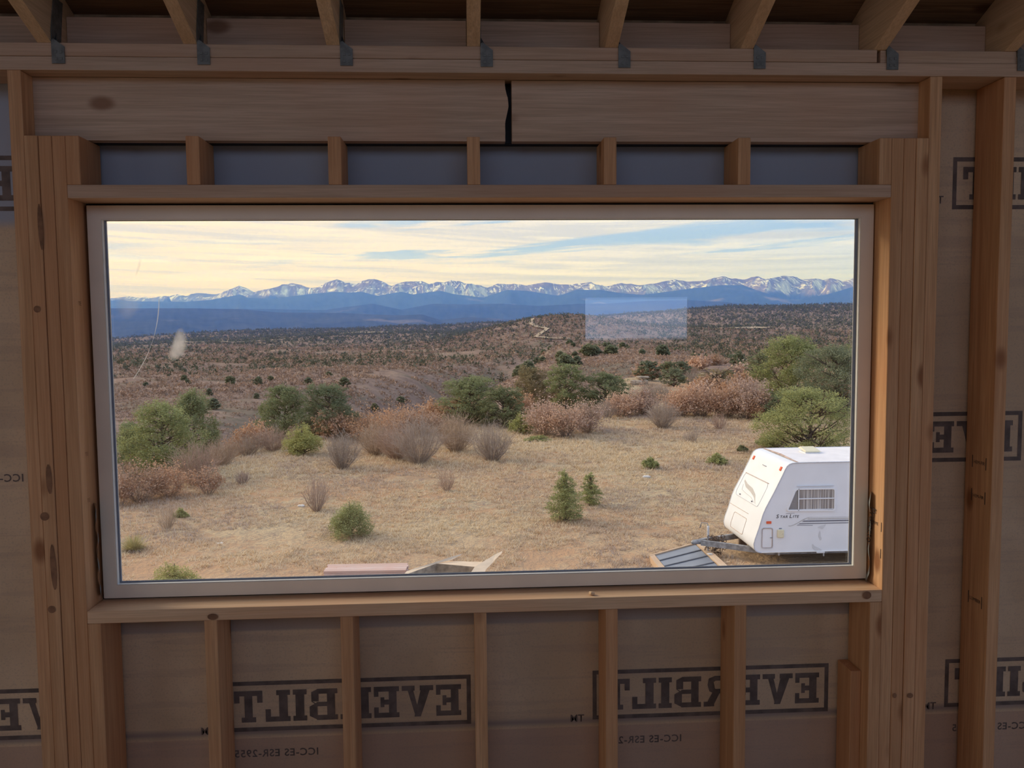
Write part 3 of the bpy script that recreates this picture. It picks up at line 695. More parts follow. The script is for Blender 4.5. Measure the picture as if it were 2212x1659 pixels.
smear(0.258, 1.642 - .047, .030, .058, M_sm1, .28)
smear(0.108, 1.716, .050, .045, M_sm2); 
smear(0.148, 1.835, .006, .034, M_sm2, .3)
V, F = [], []; Cc = []
for k in range(31):
    q = k / 30; x = .206 - .012 * q - .075 * q ** 2.2; z = 1.74 - .245 * q; wd = .0011 + .0006 * math.sin(q * 9)
    V += [(x - wd, .1129, z), (x + wd, .1129, z)]; Cc += [(.75, .75, .75)] * 2
    if k: F.append((2 * k - 2, 2 * k - 1, 2 * k + 1, 2 * k))
link('smear', fast_mesh('smear', V, F, [smear_mat((.9, .88, .86), 80, .3, .9, .5)], colors=np.array(Cc, float)), win)

# ---------------------------------------------------------------- roof: rafters, blocking, sheathing
roof = empty('ceiling', (0, 0, 0)); tag(roof, kind='structure')
RD = 0.184 / math.cos(math.atan(SLOPE))       # plumb depth
RZ = PT + 2 * T - 0.006
def rafter(x):
    """sloping joist with its bird's-mouth over the plates"""
    prof = [(YB, RZ + 0.0 - SLOPE * YB), (0.0, RZ + .006), (0.0, RZ + .006), (D6 + .002, RZ + .0065), (D6 + .002, RZ - SLOPE * D6 + .004), (0.60, RZ - SLOPE * 0.6), (0.60, RZ - SLOPE * 0.6 + RD), (YB, RZ - SLOPE * YB + RD)]
    prof.pop(2)
    n = len(prof); cx_, cy_, cz_ = x + T / 2, -3.0, 4.0
    V = [(s * T / 2, p[0] - cy_, p[1] - cz_) for s in (-1, 1) for p in prof]
    F = [tuple(range(n))[::-1], tuple(range(n, 2 * n))] + [(k, (k + 1) % n, n + (k + 1) % n, n + k) for k in range(n)]
    return mesh('rafter', V, F, M_wy), (cx_, cy_, cz_)
def tie(x):
    """galvanised rafter tie: a bent strap from the rafter's side down over the plates"""
    V = []; F = []
    t = .0015
    out = [(x + .001, .0 - .004, PT + 2 * T + .075), (x + .001, .03, PT + 2 * T + .09)]
    def plate(p):
        k = len(V); V.extend(p); F.append(tuple(range(k, k + len(p))))
    plate([(x, -.003, 2.405), (x + .036, -.003, 2.405), (x + .036, -.003, 2.452), (x + .006, -.003, 2.475), (x, -.003, 2.47)])
    plate([(x + .001, -.003, 2.45), (x + .001, .05, 2.46), (x + .001, .075, 2.60), (x + .001, .02, 2.60), (x + .001, -.003, 2.50)])
    plate([(x, -.003, 2.44), (x + .016, -.003, 2.462), (x + .002, .03, 2.50)])
    me = mesh('rafter_tie', V, F, M_metal); o = link('rafter_tie', me, roof)
    md = o.modifiers.new('thickness', 'SOLIDIFY'); md.thickness = .0016; md.offset = 0
    h = []
    for (zx, zz) in ((.012, 2.418), (.026, 2.418), (.012, 2.437), (.026, 2.437)):
        box('nail_head', x + zx - .0035, x + zx + .0035, -.0055, -.003, zz - .0035, zz + .0035, M_metal, o, bev=0)
x = -0.0633 - 7 * S16; rme = None
while x < XR - .05:
    if x > XL:
        me, loc = rafter(x)
        if rme is None: rme = me
        link('rafter', rme, roof, loc)
        if -0.2 < x < 2.9: tie(x + T + .001)
        box('blocking', x + T + .001, x + S16 - .001, .095, .133, PT + 2 * T + .001, PT + 2 * T + .106, M_wx, roof)
    x += S16
# roof deck in sheets
c_, s_ = math.cos(math.atan(SLOPE)), math.sin(math.atan(SLOPE))
for xa in np.arange(XL - .3, XR + .3, 2.44):
    for k in range(6):
        ya, yb = 0.62 - k * 1.22, 0.62 - (k + 1) * 1.22 + .0003
        z = lambda yy: RZ - SLOPE * yy + RD + .003
        V = [(xa, ya, z(ya)), (xa + 2.4398, ya, z(ya)), (xa + 2.4398, yb, z(yb)), (xa, yb, z(yb))]
        V += [(p[0], p[1], p[2] + .018) for p in V]
        F = [(3, 2, 1, 0), (4, 5, 6, 7), (0, 1, 5, 4), (1, 2, 6, 5), (2, 3, 7, 6), (3, 0, 4, 7)]
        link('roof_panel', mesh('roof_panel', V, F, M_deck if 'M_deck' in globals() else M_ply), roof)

# ---------------------------------------------------------------- the rest of the room (behind the camera): it lights and is mirrored in the glass
def wall_with_holes(name, fixed, a0, a1, z0, z1, holes, axis, m, th=.15):
    """wall in the plane axis = fixed; holes = (a0, a1, z0, z1)"""
    o = empty(name, (0, 0, 0)); tag(o, kind='structure')
    As = sorted({a0, a1} | {h[0] for h in holes} | {h[1] for h in holes}); Zs = sorted({z0, z1} | {h[2] for h in holes} | {h[3] for h in holes})
    for p, q in zip(As[:-1], As[1:]):
        for r_, s in zip(Zs[:-1], Zs[1:]):
            if any(h[0] <= (p + q) / 2 <= h[1] and h[2] <= (r_ + s) / 2 <= h[3] for h in holes): continue
            if axis == 'y': box('wall_board', p, q, fixed - th, fixed, r_, s, m, o, bev=0)
            else: box('wall_board', fixed - th, fixed, p, q, r_, s, m, o, bev=0)
    return o
ZT = RZ - SLOPE * YB + RD + .02
wall_with_holes('wall_back', YB, XL - .15, XR + .15, -.3, ZT, BACK_HOLES, 'y', M_sheath)
wall_with_holes('wall_left', XL, YB, 0.17, -.3, ZT, LEFT_HOLES, 'x', M_sheath)
wall_with_holes('wall_right', XR + .15, YB, 0.17, -.3, ZT, RIGHT_HOLES, 'x', M_sheath)

# kind, x, y, height, width, seed, label, category, name, palette, group
PLANTS = [
    ('tree', -12.04, 33.68, 3.48, 3.07, 3, 'bright green pinon tree with dark trunk, largest at the left end of the view', 'tree', 'pinon_tree', 'bright', None),
    ('tree', -13.13, 41.24, 4.74, 2.41, 10, 'grey-green pinon tree standing just behind and right of the bright leftmost one', 'tree', 'pinon_tree', 'mid', None),
    ('tree', -14.78, 37.45, 3.81, 1.96, 17, 'low green pinon tree at the far left edge of the glass', 'tree', 'pinon_tree', 'mid', None),
    ('tree', -9.57, 46.35, 3.7, 3.28, 24, 'pointed pinon tree left of centre, its crown touching a darker one on its right', 'tree', 'pinon_tree', 'mid', None),
    ('tree', -6.59, 43.87, 3.15, 3.35, 31, 'dark green pinon tree with bare dark branches reaching right, left of centre', 'tree', 'pinon_tree', 'dark', None),
    ('bush', -6.81, 37.63, 1.66, 2.24, 31, 'bright green young pinon tree in front of the dark pair left of centre', 'tree', 'young_pinon', 'bright', None),
    ('tree', 1.22, 49.51, 3.05, 4.15, 77, 'large pinon tree near the centre of the view with dark limbs showing', 'tree', 'pinon_tree', 'mid', None),
    ('tree', 3.34, 47.47, 2.54, 3.14, 52, 'dark pinon tree grown into the right side of the large central one', 'tree', 'pinon_tree', 'dark', None),
    ('bush', 4.17, 44.42, 1.34, 1.61, 59, 'green pinon sapling at the foot of the central trees, beside the bare grey shrub', 'tree', 'young_pinon', 'bright', None),
    ('tree', 6.03, 60.32, 4.95, 3.59, 66, 'thin olive-brown tree right of the central pinon, the least green of the row', 'tree', 'thin_tree', 'olive', None),
    ('tree', 8.27, 57.09, 3.31, 3.15, 73, 'pinon tree behind the pink-brown oak brush, right of the olive-brown tree', 'tree', 'pinon_tree', 'mid', None),
    ('tree', 11.1, 56.68, 2.72, 3.69, 80, 'wide dark pinon tree left of the two flat rocks', 'tree', 'pinon_tree', 'dark', None),
    ('tree', 24.81, 106.98, 1.4, 2.68, 87, 'small round juniper tree standing directly above the two flat rocks', 'tree', 'juniper_tree', 'mid', None),
    ('tree', 22.67, 82.84, 1.9, 3.01, 94, 'grey-green juniper tree in the brush right of the two flat rocks', 'tree', 'juniper_tree', 'grey', None),
    ('dead', 25.12, 75.93, 2.23, 4.91, 101, 'half-dead pinon tree with bleached bare branches above the oak brush', 'tree', 'half_dead_tree', 'olive', None),
    ('tree', 33.55, 87.88, 3.49, 3.61, 108, 'grey-green juniper tree left of the biggest crown at the right', 'tree', 'juniper_tree', 'grey', None),
    ('tree', 39.65, 113.28, 3.65, 2.09, 115, 'little juniper tree on the rocky slope between the flat boulders', 'tree', 'juniper_tree', 'grey', None),
    ('tree', 24.92, 56.93, 5.34, 4.93, 15, 'tall bright green pinon tree with a domed crown, highest at the right', 'tree', 'pinon_tree', 'bright', None),
    ('tree', 25.17, 50.3, 4.85, 5.46, 9, 'big grey-green pinon tree filling the right end of the view behind the trailer', 'tree', 'pinon_tree', 'grey', None),
    ('tree', 34.46, 65.82, 5.33, 3.9, 136, 'pinon tree cut off by the right window frame', 'tree', 'pinon_tree', 'mid', None),
    ('tree', 16.93, 34.78, 3.29, 4.62, 21, 'broad yellow-green pinon tree right behind the white trailer', 'tree', 'pinon_tree', 'bright', None),
    ('bush', 16.16, 37.41, 0.96, 1.9, 150, 'low yellow-green pinon sapling at the left foot of the broad tree behind the trailer', 'tree', 'young_pinon', 'bright', None),
    ('tree', 20.69, 47.85, 1.88, 2.92, 157, 'dark green juniper tree between the oak brush and the broad yellow-green tree', 'tree', 'juniper_tree', 'dark', None),
    ('cone', 4.14, 22.92, 1.65, 1.08, 5, 'young cone-shaped pine in the open meadow, the taller of two side by side', 'tree', 'young_pine', 'bright', None),
    ('cone', 5.27, 25.17, 1.16, 0.77, 12, 'slimmer young pine just right of the taller cone-shaped one', 'tree', 'young_pine', 'bright', None),
    ('bush', -2.34, 21.68, 1.24, 1.42, 8, 'wide low pine bush in the meadow left of centre', 'shrub', 'pine_bush', 'bright', None),
    ('bush', 8.89, 32.11, 0.69, 0.85, 185, 'small sparse green bush in the meadow left of the trailer, nearer the two young pines', 'shrub', 'green_bush', 'bright', None),
    ('bush', 12.03, 32.94, 0.59, 1.01, 192, 'small green bush in the meadow close to the trailer front', 'shrub', 'green_bush', 'bright', None),
    ('bush', 14.29, 36.28, 0.42, 0.56, 199, 'tiny grey-green bush just above the trailer front corner', 'shrub', 'green_bush', 'grey', None),
    ('bush', -5.55, 16.33, 0.95, 1.34, 19, 'green pine bush at the bottom left of the glass, its foot hidden', 'shrub', 'pine_bush', 'bright', None),
    ('bush', -8.2, 24.55, 0.41, 0.52, 213, 'little yellow-green tuft beside a bare grey shrub at the left', 'shrub', 'green_tuft', 'bright', None),
    ('bush', 4.81, 41.15, 0.34, 1.5, 220, 'low green sprig at the meadow edge below the central trees', 'shrub', 'green_sprig', 'bright', None),
    ('twig', -4.3, 33.41, 1.71, 1.86, 227, 'round bare grey shrub at the left end of the central thicket', 'shrub', 'bare_shrub', 'twig', None),
    ('twig', -1.06, 34.24, 2.27, 2.62, 234, 'dense bare grey shrub in the middle of the central thicket', 'shrub', 'bare_shrub', 'twig', None),
    ('twig', -2.14, 35.65, 1.86, 2.18, 241, 'rosy bare shrub left of the dense grey one in the central thicket', 'shrub', 'bare_shrub', 'rose', None),
    ('twig', -3.29, 37.28, 1.65, 2.05, 248, 'pale bare shrub behind the round one in the central thicket', 'shrub', 'bare_shrub', 'twig', None),
    ('twig', 0.55, 37.69, 1.99, 2.52, 255, 'tall bare shrub with a dark heart below the large central pinon', 'shrub', 'bare_shrub', 'twig', None),
    ('twig', 2.22, 34.72, 1.85, 2.12, 262, 'spiky bare grey shrub at the right end of the central thicket', 'shrub', 'bare_shrub', 'twig', None),
    ('twig', -9.53, 30.33, 1.88, 2.07, 269, 'big brown-grey bare shrub at the left, above the leafy oak brush', 'shrub', 'bare_shrub', 'rose', None),
    ('twig', -8.58, 39.11, 1.32, 1.95, 276, 'bare shrub left of the bright young pinon', 'shrub', 'bare_shrub', 'rose', None),
    ('twig', -9.64, 38.35, 1.25, 1.69, 283, 'bare shrub in the middle of the gap between the left pinon groups', 'shrub', 'bare_shrub', 'twig', None),
    ('twig', -10.06, 35.58, 1.19, 1.58, 290, 'bare grey shrub right of the big brown-grey one', 'shrub', 'bare_shrub', 'twig', None),
    ('twig', -3.94, 25.22, 1.31, 1.0, 297, 'upright bare shrub in the meadow behind the wide pine bush', 'shrub', 'bare_shrub', 'rose', None),
    ('twig', 0.33, 28.04, 0.86, 0.8, 304, 'solitary bare shrub in the open meadow below the central thicket', 'shrub', 'bare_shrub', 'rose', None),
    ('twig', -8.09, 23.0, 0.85, 0.74, 311, 'small bare grey shrub at the left of the meadow', 'shrub', 'bare_shrub', 'twig', None),
    ('twig', -7.77, 30.44, 0.59, 0.66, 318, 'small bare shrub alone on the left of the meadow', 'shrub', 'bare_shrub', 'rose', None),
    ('twig', 12.6, 45.6, 1.7, 2.31, 325, 'round bare grey shrub at the meadow edge right of centre', 'shrub', 'bare_shrub', 'twig', None),
    ('twig', 15.7, 44.59, 1.1, 0.96, 332, 'small bare shrub in front of the oak brush at the right', 'shrub', 'bare_shrub', 'rose', None),
    ('twig', 10.11, 50.46, 1.35, 1.53, 339, 'bare shrub below the wide dark pinon', 'shrub', 'bare_shrub', 'twig', None),
    ('twig', -7.75, 40.62, 1.2, 1.0, 346, 'thin bare shrub behind the bright young pinon', 'shrub', 'bare_shrub', 'twig', None),
    ('twig', 12.72, 39.75, 0.6, 1.0, 353, 'faint low grey shrub on the meadow right of the round one', 'shrub', 'bare_shrub', 'twig', None),
    ('oak', -10.62, 27.41, 1.36, 2.01, 360, 'orange-brown oak brush at the left edge of the glass', 'shrub', 'oak_brush', 'orange', None),
    ('oak', -9.81, 28.1, 1.14, 1.67, 367, 'leafy oak brush right beside the leftmost one', 'shrub', 'oak_brush', 'orange', None),
    ('oak', -10.95, 26.7, 1.01, 0.9, 374, 'low oak brush cut by the left window frame', 'shrub', 'oak_brush', 'orange', None),
    ('oak', -8.48, 28.37, 1.0, 1.11, 381, 'low rusty oak brush under the big brown-grey shrub', 'shrub', 'oak_brush', 'orange', None),
    ('oak', -4.19, 42.84, 1.4, 3.12, 388, 'orange oak brush left behind the central thicket', 'shrub', 'oak_brush', 'orange', None),
    ('oak', -2.65, 44.99, 1.33, 2.99, 395, 'orange oak brush in the middle behind the central thicket', 'shrub', 'oak_brush', 'orange', None),
    ('oak', -1.13, 44.84, 1.27, 2.43, 402, 'orange oak brush right behind the central thicket', 'shrub', 'oak_brush', 'orange', None),
    ('oak', 5.25, 43.31, 2.02, 2.1, 409, 'pink-brown oak brush below the olive-brown tree', 'shrub', 'oak_brush', 'pink', None),
    ('oak', 6.47, 42.18, 1.85, 2.31, 416, 'pink-brown oak brush in front of the pinon trunk right of centre', 'shrub', 'oak_brush', 'pink', None),
    ('oak', 7.95, 43.96, 1.71, 2.14, 423, 'pink-brown oak brush in front of the wide dark pinon', 'shrub', 'oak_brush', 'pink', None),
    ('oak', 11.44, 51.89, 1.55, 2.52, 430, 'oak brush at the right foot of the wide dark pinon', 'shrub', 'oak_brush', 'pink', None),
    ('oak', 12.76, 52.69, 1.85, 2.25, 437, 'oak brush just below the two flat rocks', 'shrub', 'oak_brush', 'pink', None),
    ('oak', 15.14, 51.12, 1.9, 2.53, 444, 'oak brush behind the round bare grey shrub', 'shrub', 'oak_brush', 'pink', None),
    ('oak', 16.54, 51.15, 1.99, 2.55, 451, 'oak brush left of the half-dead tree', 'shrub', 'oak_brush', 'pink', None),
    ('oak', 17.98, 50.48, 1.94, 2.85, 458, 'oak brush right below the half-dead tree', 'shrub', 'oak_brush', 'orange', None),
    ('oak', 18.99, 49.48, 2.47, 2.82, 465, 'tall pink oak brush left of the dark juniper', 'shrub', 'oak_brush', 'pink', None),
    ('oak', 19.66, 48.58, 1.7, 1.86, 472, 'oak brush touching the dark juniper at the right', 'shrub', 'oak_brush', 'orange', None),
]

# ================================================================ plants
M_leaf = vcol('evergreen_needles', trans=0.3)
M_twig = vcol('bare_twigs'); M_dry = vcol('dry_leaves', trans=0.3); M_blade = vcol('dry_grass_blades', trans=0.2)
M_bark = plain('grey_brown_bark', (0.13, 0.095, 0.075), 0.95, var=0.35, nscale=9)
R0 = np.random.default_rng

def rand_dirs(n, g):
    v = g.normal(size=(n, 3)); return v / np.linalg.norm(v, axis=1, keepdims=True)

def leaf_cloud(P, size, colr, g, up=0.4, aspect=1.0, slim=1.0):
    """one randomly turned bent quad (two triangles) per point; returns V, F(quads), C"""
    n = len(P); a = rand_dirs(n, g); a[:, 2] = np.abs(a[:, 2]) * up + a[:, 2] * (1 - up); a /= np.linalg.norm(a, axis=1, keepdims=True)
    b = np.cross(a, rand_dirs(n, g)); b /= np.linalg.norm(b, axis=1, keepdims=True)
    s = (size * g.uniform(.55, 1.3, n))[:, None]; b = b * slim
    V = np.stack([P - a * s * .5 * aspect - b * s * .5, P + a * s * .5 * aspect - b * s * .35, P + a * s * .6 * aspect + b * s * .5, P - a * s * .4 * aspect + b * s * .4], 1).reshape(-1, 3)
    F = np.arange(4 * n).reshape(-1, 4); C = np.repeat(colr, 4, 0); return V, F, C

def lobes_for(kind, h, w, g):
    L = []
    if kind == 'cone':           # young pine, narrow and pointed, skirts to the ground
        for k in range(30):
            z = h * (.10 + .84 * k / 29); rr = w * .5 * (1 - z / h) ** .7 * (.55 + .45 * min(1, z / h / .38)) * 1.05 + .03 * w
            a = k * 2.4; L.append((rr * .55 * math.cos(a), rr * .55 * math.sin(a), z, rr * .80 + .05 * w, h * .075))
    elif kind == 'bush':         # low rounded sapling
        for k in range(14):
            a = k * 2.4; q = math.sqrt((k + .5) / 14); z = h * (.13 + .62 * (1 - q * .85) * g.uniform(.7, 1.2))
            L.append((w * .34 * q * math.cos(a), w * .34 * q * math.sin(a), z, w * .19, h * .20))
    else:                        # spreading pinon / juniper
        n = 30
        for k in range(n):
            t = (k + .5) / n; z = h * (.13 + .79 * t)
            prof = math.sin(min(1, (1 - t) * 1.25 + .18) * math.pi * .5) ** .8 * (0.74 + 0.26 * min(1, t * 3.2))
            a = k * 2.4 + g.uniform(-.5, .5); q = w * .5 * prof * g.uniform(.50, .92)
            L.append((q * math.cos(a), q * math.sin(a), z + g.uniform(-.03, .03) * h, w * g.uniform(.15, .22), h * g.uniform(.075, .11)))
        L.append((0, 0, h * .90, w * .14, h * .09))
    return L

def evergreen(name, h, w, kind, seed, n, ls, ca, cb, bare=0.0):
    """thing meshes: trunk+limbs mesh and foliage mesh"""
    g = R0(seed); L = lobes_for(kind, h, w, g); V, F = [], []
    rt = 0.028 * w + .02
    lean = g.uniform(-.06, .06, 2) * w
    tp = lambda z: Vector((lean[0] * (z / h) ** 2, lean[1] * (z / h) ** 2, z))
    tube(V, F, [(0, 0, -.25), (0, 0, 0), tp(h * .3), tp(h * .6), tp(h * .86)], [rt * 1.25, rt * 1.1, rt * .8, rt * .45, rt * .12], 7)
    for (x, y, z, a, b) in L:
        z0 = max(.06 * h, z - math.hypot(x, y) * .65); s = tp(min(z0, h * .8)); e = Vector((x, y, z))
        m = s.lerp(e, .5) + Vector((0, 0, -.04 * h))
        tube(V, F, [s, m, e], [rt * .38, rt * .25, rt * .08], 5)
        for q in range(2):
            d = Vector(g.uniform(-1, 1, 3)) * a * .8; tube(V, F, [m, m.lerp(e, .6) + d * .5, e + d], [rt * .16, rt * .1, rt * .03], 3)
    if bare:
        for k in range(int(bare)):
            an = g.uniform(0, 6.28); z = g.uniform(.15, .95) * h; r_ = w * .5 * g.uniform(.5, 1.05); s = tp(z * .7)
            e = Vector((r_ * math.cos(an), r_ * math.sin(an), z)); m = s.lerp(e, .5) + Vector(g.uniform(-.12, .12, 3)) * w
            tube(V, F, [s, m, e], [rt * .30, rt * .2, rt * .05], 4)
    wts = np.array([a * a * b for _, _, _, a, b in L]) ** .7; cnt = np.maximum((n * wts / wts.sum()).astype(int), 8)
    P, Cc = [], []
    for (x, y, z, a, b), c in zip(L, cnt):
        # sub-clumps inside the lobe make the sprays that one sees
        ns = max(4, c // 26); sd = rand_dirs(ns, g) * (g.uniform(.25, 1.0, (ns, 1)) ** .5); sub = sd * [a, a, b] + [x, y, z]
        which = g.integers(0, ns, c); p = sub[which] + g.normal(size=(c, 3)) * [a * .17, a * .17, b * .22]
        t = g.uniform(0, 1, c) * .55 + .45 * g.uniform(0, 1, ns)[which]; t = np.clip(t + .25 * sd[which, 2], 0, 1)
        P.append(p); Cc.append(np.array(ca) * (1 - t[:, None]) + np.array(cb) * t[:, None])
    P = np.concatenate(P); Cc = np.concatenate(Cc); P[:, 2] = np.maximum(P[:, 2], .03)
    Vl, Fl, Cl = leaf_cloud(P, ls, Cc, g, .5, 1.0, .42)
    return mesh('trunk', V, F, M_bark, True), fast_mesh('foliage', Vl, Fl, [M_leaf], colors=Cl)

def twiggy(h, w, seed, nst, ca, cb, leaves=0, lc=None, ls=.05, thick=.011, erect=1.0):
    """many-stemmed bare shrub; optional dead leaves held on it"""
    g = R0(seed); Vs, Fs, Cs, tips = [], [], [], []; off = 0
    def strand(p0, p1, p2, r0, r1, c):
        nonlocal off
        ps = [p0, p1, p2]; t = p2 - p0; t /= np.linalg.norm(t) + 1e-9
        a = np.cross(t, g.normal(size=3)); a /= np.linalg.norm(a) + 1e-9; b = np.cross(t, a)
        for i, (p, r) in enumerate(zip(ps, (r0, (r0 + r1) / 2, r1))):
            for k in range(3):
                an = 2.094 * k; Vs.append(p + (a * math.cos(an) + b * math.sin(an)) * r); Cs.append(c)
        for i in range(2):
            for k in range(3):
                j = (k + 1) % 3; q = off + i * 3; Fs.append((q + k, q + j, q + 3 + j, q + 3 + k))
        off += 9
    for s in range(nst):
        an = g.uniform(0, 6.283); q = g.uniform(0, 1) ** .6
        base = np.array([math.cos(an), math.sin(an), 0]) * w * .10 * g.uniform(0, 1) + [0, 0, -.05]
        top = np.array([math.cos(an) * w * .5 * q, math.sin(an) * w * .5 * q, h * (1 - .45 * q * q * erect) * g.uniform(.72, 1.03)])
        mid = base * .5 + top * .5 + np.array([math.cos(an), math.sin(an), 0]) * w * .05 + g.normal(size=3) * .03 * w
        c = np.array(ca) + (np.array(cb) - ca) * g.uniform(0, 1); strand(base, mid, top, thick, thick * .35, c * .8)
        for b_ in range(6):
            f = g.uniform(.3, .95); s0 = base * (1 - f) + top * f + (mid - (base + top) / 2) * (1 - abs(2 * f - 1))
            d = (top - base) * .25 + g.normal(size=3) * .13 * w; d[2] = abs(d[2]) * .8 + .02
            e = s0 + d * g.uniform(.5, 1.1); strand(s0, (s0 + e) / 2 + g.normal(size=3) * .015 * w, e, thick * .5, thick * .25, c)
            tips.append(s0 * .35 + e * .65); tips.append(e)
    me = fast_mesh('stems', np.array(Vs), np.array(Fs), [M_twig], colors=np.array(Cs)); lf = None
    if leaves:
        tips = np.array(tips); P = tips[g.integers(0, len(tips), leaves)] + g.normal(size=(leaves, 3)) * .045 * w
        P[:, 2] = np.clip(P[:, 2], .04, None)
        t = g.uniform(0, 1, (leaves, 1)); C = np.array(lc[0]) * (1 - t) + np.array(lc[1]) * t
        Vl, Fl, Cl = leaf_cloud(P, ls, C, g, .2); lf = fast_mesh('leaves', Vl, Fl, [M_dry], colors=Cl)
    return me, lf

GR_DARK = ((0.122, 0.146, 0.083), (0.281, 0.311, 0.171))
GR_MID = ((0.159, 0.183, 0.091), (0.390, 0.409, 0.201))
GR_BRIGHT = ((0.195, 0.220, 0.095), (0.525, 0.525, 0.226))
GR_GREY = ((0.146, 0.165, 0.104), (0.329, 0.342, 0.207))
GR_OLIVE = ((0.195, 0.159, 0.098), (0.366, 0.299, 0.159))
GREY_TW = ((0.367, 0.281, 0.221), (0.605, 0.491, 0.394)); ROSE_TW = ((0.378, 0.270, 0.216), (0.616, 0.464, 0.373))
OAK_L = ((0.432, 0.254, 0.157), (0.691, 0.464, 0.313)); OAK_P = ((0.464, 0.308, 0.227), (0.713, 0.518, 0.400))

_cache = {}
def plant(kind, x, y, h, w, seed, label, cat, name, pal, group=None, z=None, n=None):
    """puts one plant (an Empty with its parts) on the ground"""
    z = float(height(np.array(x), np.array(y))) if z is None else z
    root = empty(name, (x, y, z - 0.02), (seed * 1.37) % 6.28); tag(root, label, cat, group)
    pals = {'dark': GR_DARK, 'mid': GR_MID, 'bright': GR_BRIGHT, 'grey': GR_GREY, 'olive': GR_OLIVE, 'twig': GREY_TW, 'rose': ROSE_TW}
    dist = math.hypot(x - CX, y - CY)
    if kind in ('cone', 'bush', 'tree', 'dead'):
        ls = max(.040, dist * .00165) * (1.0 if kind != 'bush' else .9)
        vol = h * w; n = n or int(min(26000, max(3000, 4.6 * (vol * 2.3) / (ls * ls))))
        if kind == 'dead': n = n // 4
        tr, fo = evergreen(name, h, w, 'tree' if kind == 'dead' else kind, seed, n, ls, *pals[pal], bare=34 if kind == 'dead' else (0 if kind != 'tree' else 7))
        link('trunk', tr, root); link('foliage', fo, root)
    else:
        th = max(.006, dist * .00022)
        nst = int(min(190, max(50, 62 * w * h / max(.5, dist / 30))))
        if kind == 'twig':
            me, lf = twiggy(h, w, seed, nst, *pals[pal], thick=th); link('stems', me, root)
        else:
            me, lf = twiggy(h, w, seed, max(34, nst // 2), *GREY_TW, leaves=int(min(6500, 1000 * w * h / max(.6, dist / 40))), lc=OAK_L if pal == 'orange' else OAK_P, ls=max(.042, dist * .0014), thick=th)
            link('stems', me, root); link('leaves', lf, root)
    return root
def clone(src, x, y, sx, sz, rz, label, group):
    """copy a plant and each of its parts"""
    z = float(height(np.array(x), np.array(y)))
    r = src.copy(); col.objects.link(r); r.location = (x, y, z - .03); r.rotation_euler = (0, 0, rz); r.scale = (sx, sx, sz); r['label'] = label; r['group'] = group
    for ch in list(src.children):
        c = ch.copy(); col.objects.link(c); c.parent = r
    return r

for k, a in enumerate(PLANTS): plant(*a)

# ---------------------------------------------------------------- brush beyond the meadow: individual copies on the nearer slopes
g = R0(99)
def hidden_spots(n, azr, rr, seed, keep=None):
    g = R0(seed); out = []
    while len(out) < n:
        az = g.uniform(*azr); r = math.sqrt(g.uniform(rr[0] ** 2, rr[1] ** 2))
        if keep is None or keep(az, r): x, y = polar(r, az); out.append((float(x), float(y)))
    return out
beyond = lambda az, r: r > np.interp(az, EDGE_AZ, EDGE_R) - 1 or (az > 8 and r > 57 + 4 * math.sin(az))
src = {}
def proto(key, args, spot, label, group):
    r = plant(args[0], spot[0], spot[1], args[1], args[2], args[3], label, args[4], args[5], args[6], group); src[key] = (r, args[1], args[2]); return r
def spread_copies(key, args, spots, label, group, s=(.7, 1.25), seed=1):
    g = R0(seed); r = proto(key, args, spots[0], label, group)
    for x, y in spots[1:]:
        k = g.uniform(*s); clone(r, x, y, k * g.uniform(.85, 1.2), k, g.uniform(0, 6.28), label, group)
A_ = hidden_spots(120, (8.5, 27), (57, 180), 5, lambda az, r: beyond(az, r) and not (10.3 < az < 12.6 and r < 92) and not (17.5 < az < 20 and 120 < r < 160))
spread_copies('oak1', ('oak', 1.7, 2.6, 701, 'shrub', 'oak_brush', 'pink'), A_[:45], 'pink-brown oak brush on the rising ground right of the wide dark pinon', 'oak brush on the rocky slope at the right', seed=2)
spread_copies('oak2', ('oak', 1.5, 2.4, 702, 'shrub', 'oak_brush', 'orange'), A_[45:80], 'rusty oak brush scattered on the rocky slope at the right', 'rusty oak brush on the rocky slope', seed=3)
spread_copies('twig1', ('twig', 1.5, 2.2, 703, 'shrub', 'bare_shrub', 'twig'), A_[80:120], 'bare grey brush among the oak on the slope at the right', 'bare brush on the rocky slope', seed=4)
B_ = hidden_spots(70, (-24, 8), (34, 95), 6, lambda az, r: r > np.interp(az, EDGE_AZ, EDGE_R) + 1 and r < np.interp(az, EDGE_AZ, EDGE_R) + 26)
spread_copies('oak3', ('oak', 1.6, 2.3, 704, 'shrub', 'oak_brush', 'orange'), B_[:38], 'rusty oak brush just over the meadow edge, mostly hidden behind the nearer shrubs', 'oak brush over the meadow edge', seed=7)
spread_copies('twig2', ('twig', 1.4, 2.0, 705, 'shrub', 'bare_shrub', 'rose'), B_[38:], 'bare rosy brush just over the meadow edge behind the nearer shrubs', 'bare brush over the meadow edge', seed=8)
C_ = hidden_spots(26, (9, 27), (85, 190), 9)
spread_copies('jun1', ('tree', 2.6, 3.0, 706, 'tree', 'juniper_tree', 'grey'), C_, 'grey-green juniper on the rising ground behind the oak brush', 'junipers on the rocky slope', s=(.6, 1.1), seed=9)
D_ = hidden_spots(46, (-23, 9), (210, 520), 10)
spread_copies('jun2', ('tree', 4.0, 4.2, 707, 'tree', 'juniper_tree', 'grey'), D_, 'dark juniper on the far side of the valley', 'junipers across the valley', s=(.6, 1.25), seed=11)
E_ = hidden_spots(60, (4, 27), (200, 700), 12)
spread_copies('jun3', ('tree', 4.2, 4.4, 708, 'tree', 'juniper_tree', 'grey'), E_, 'green juniper on the wooded hillside at the right', 'junipers on the wooded hillside', s=(.6, 1.2), seed=13)

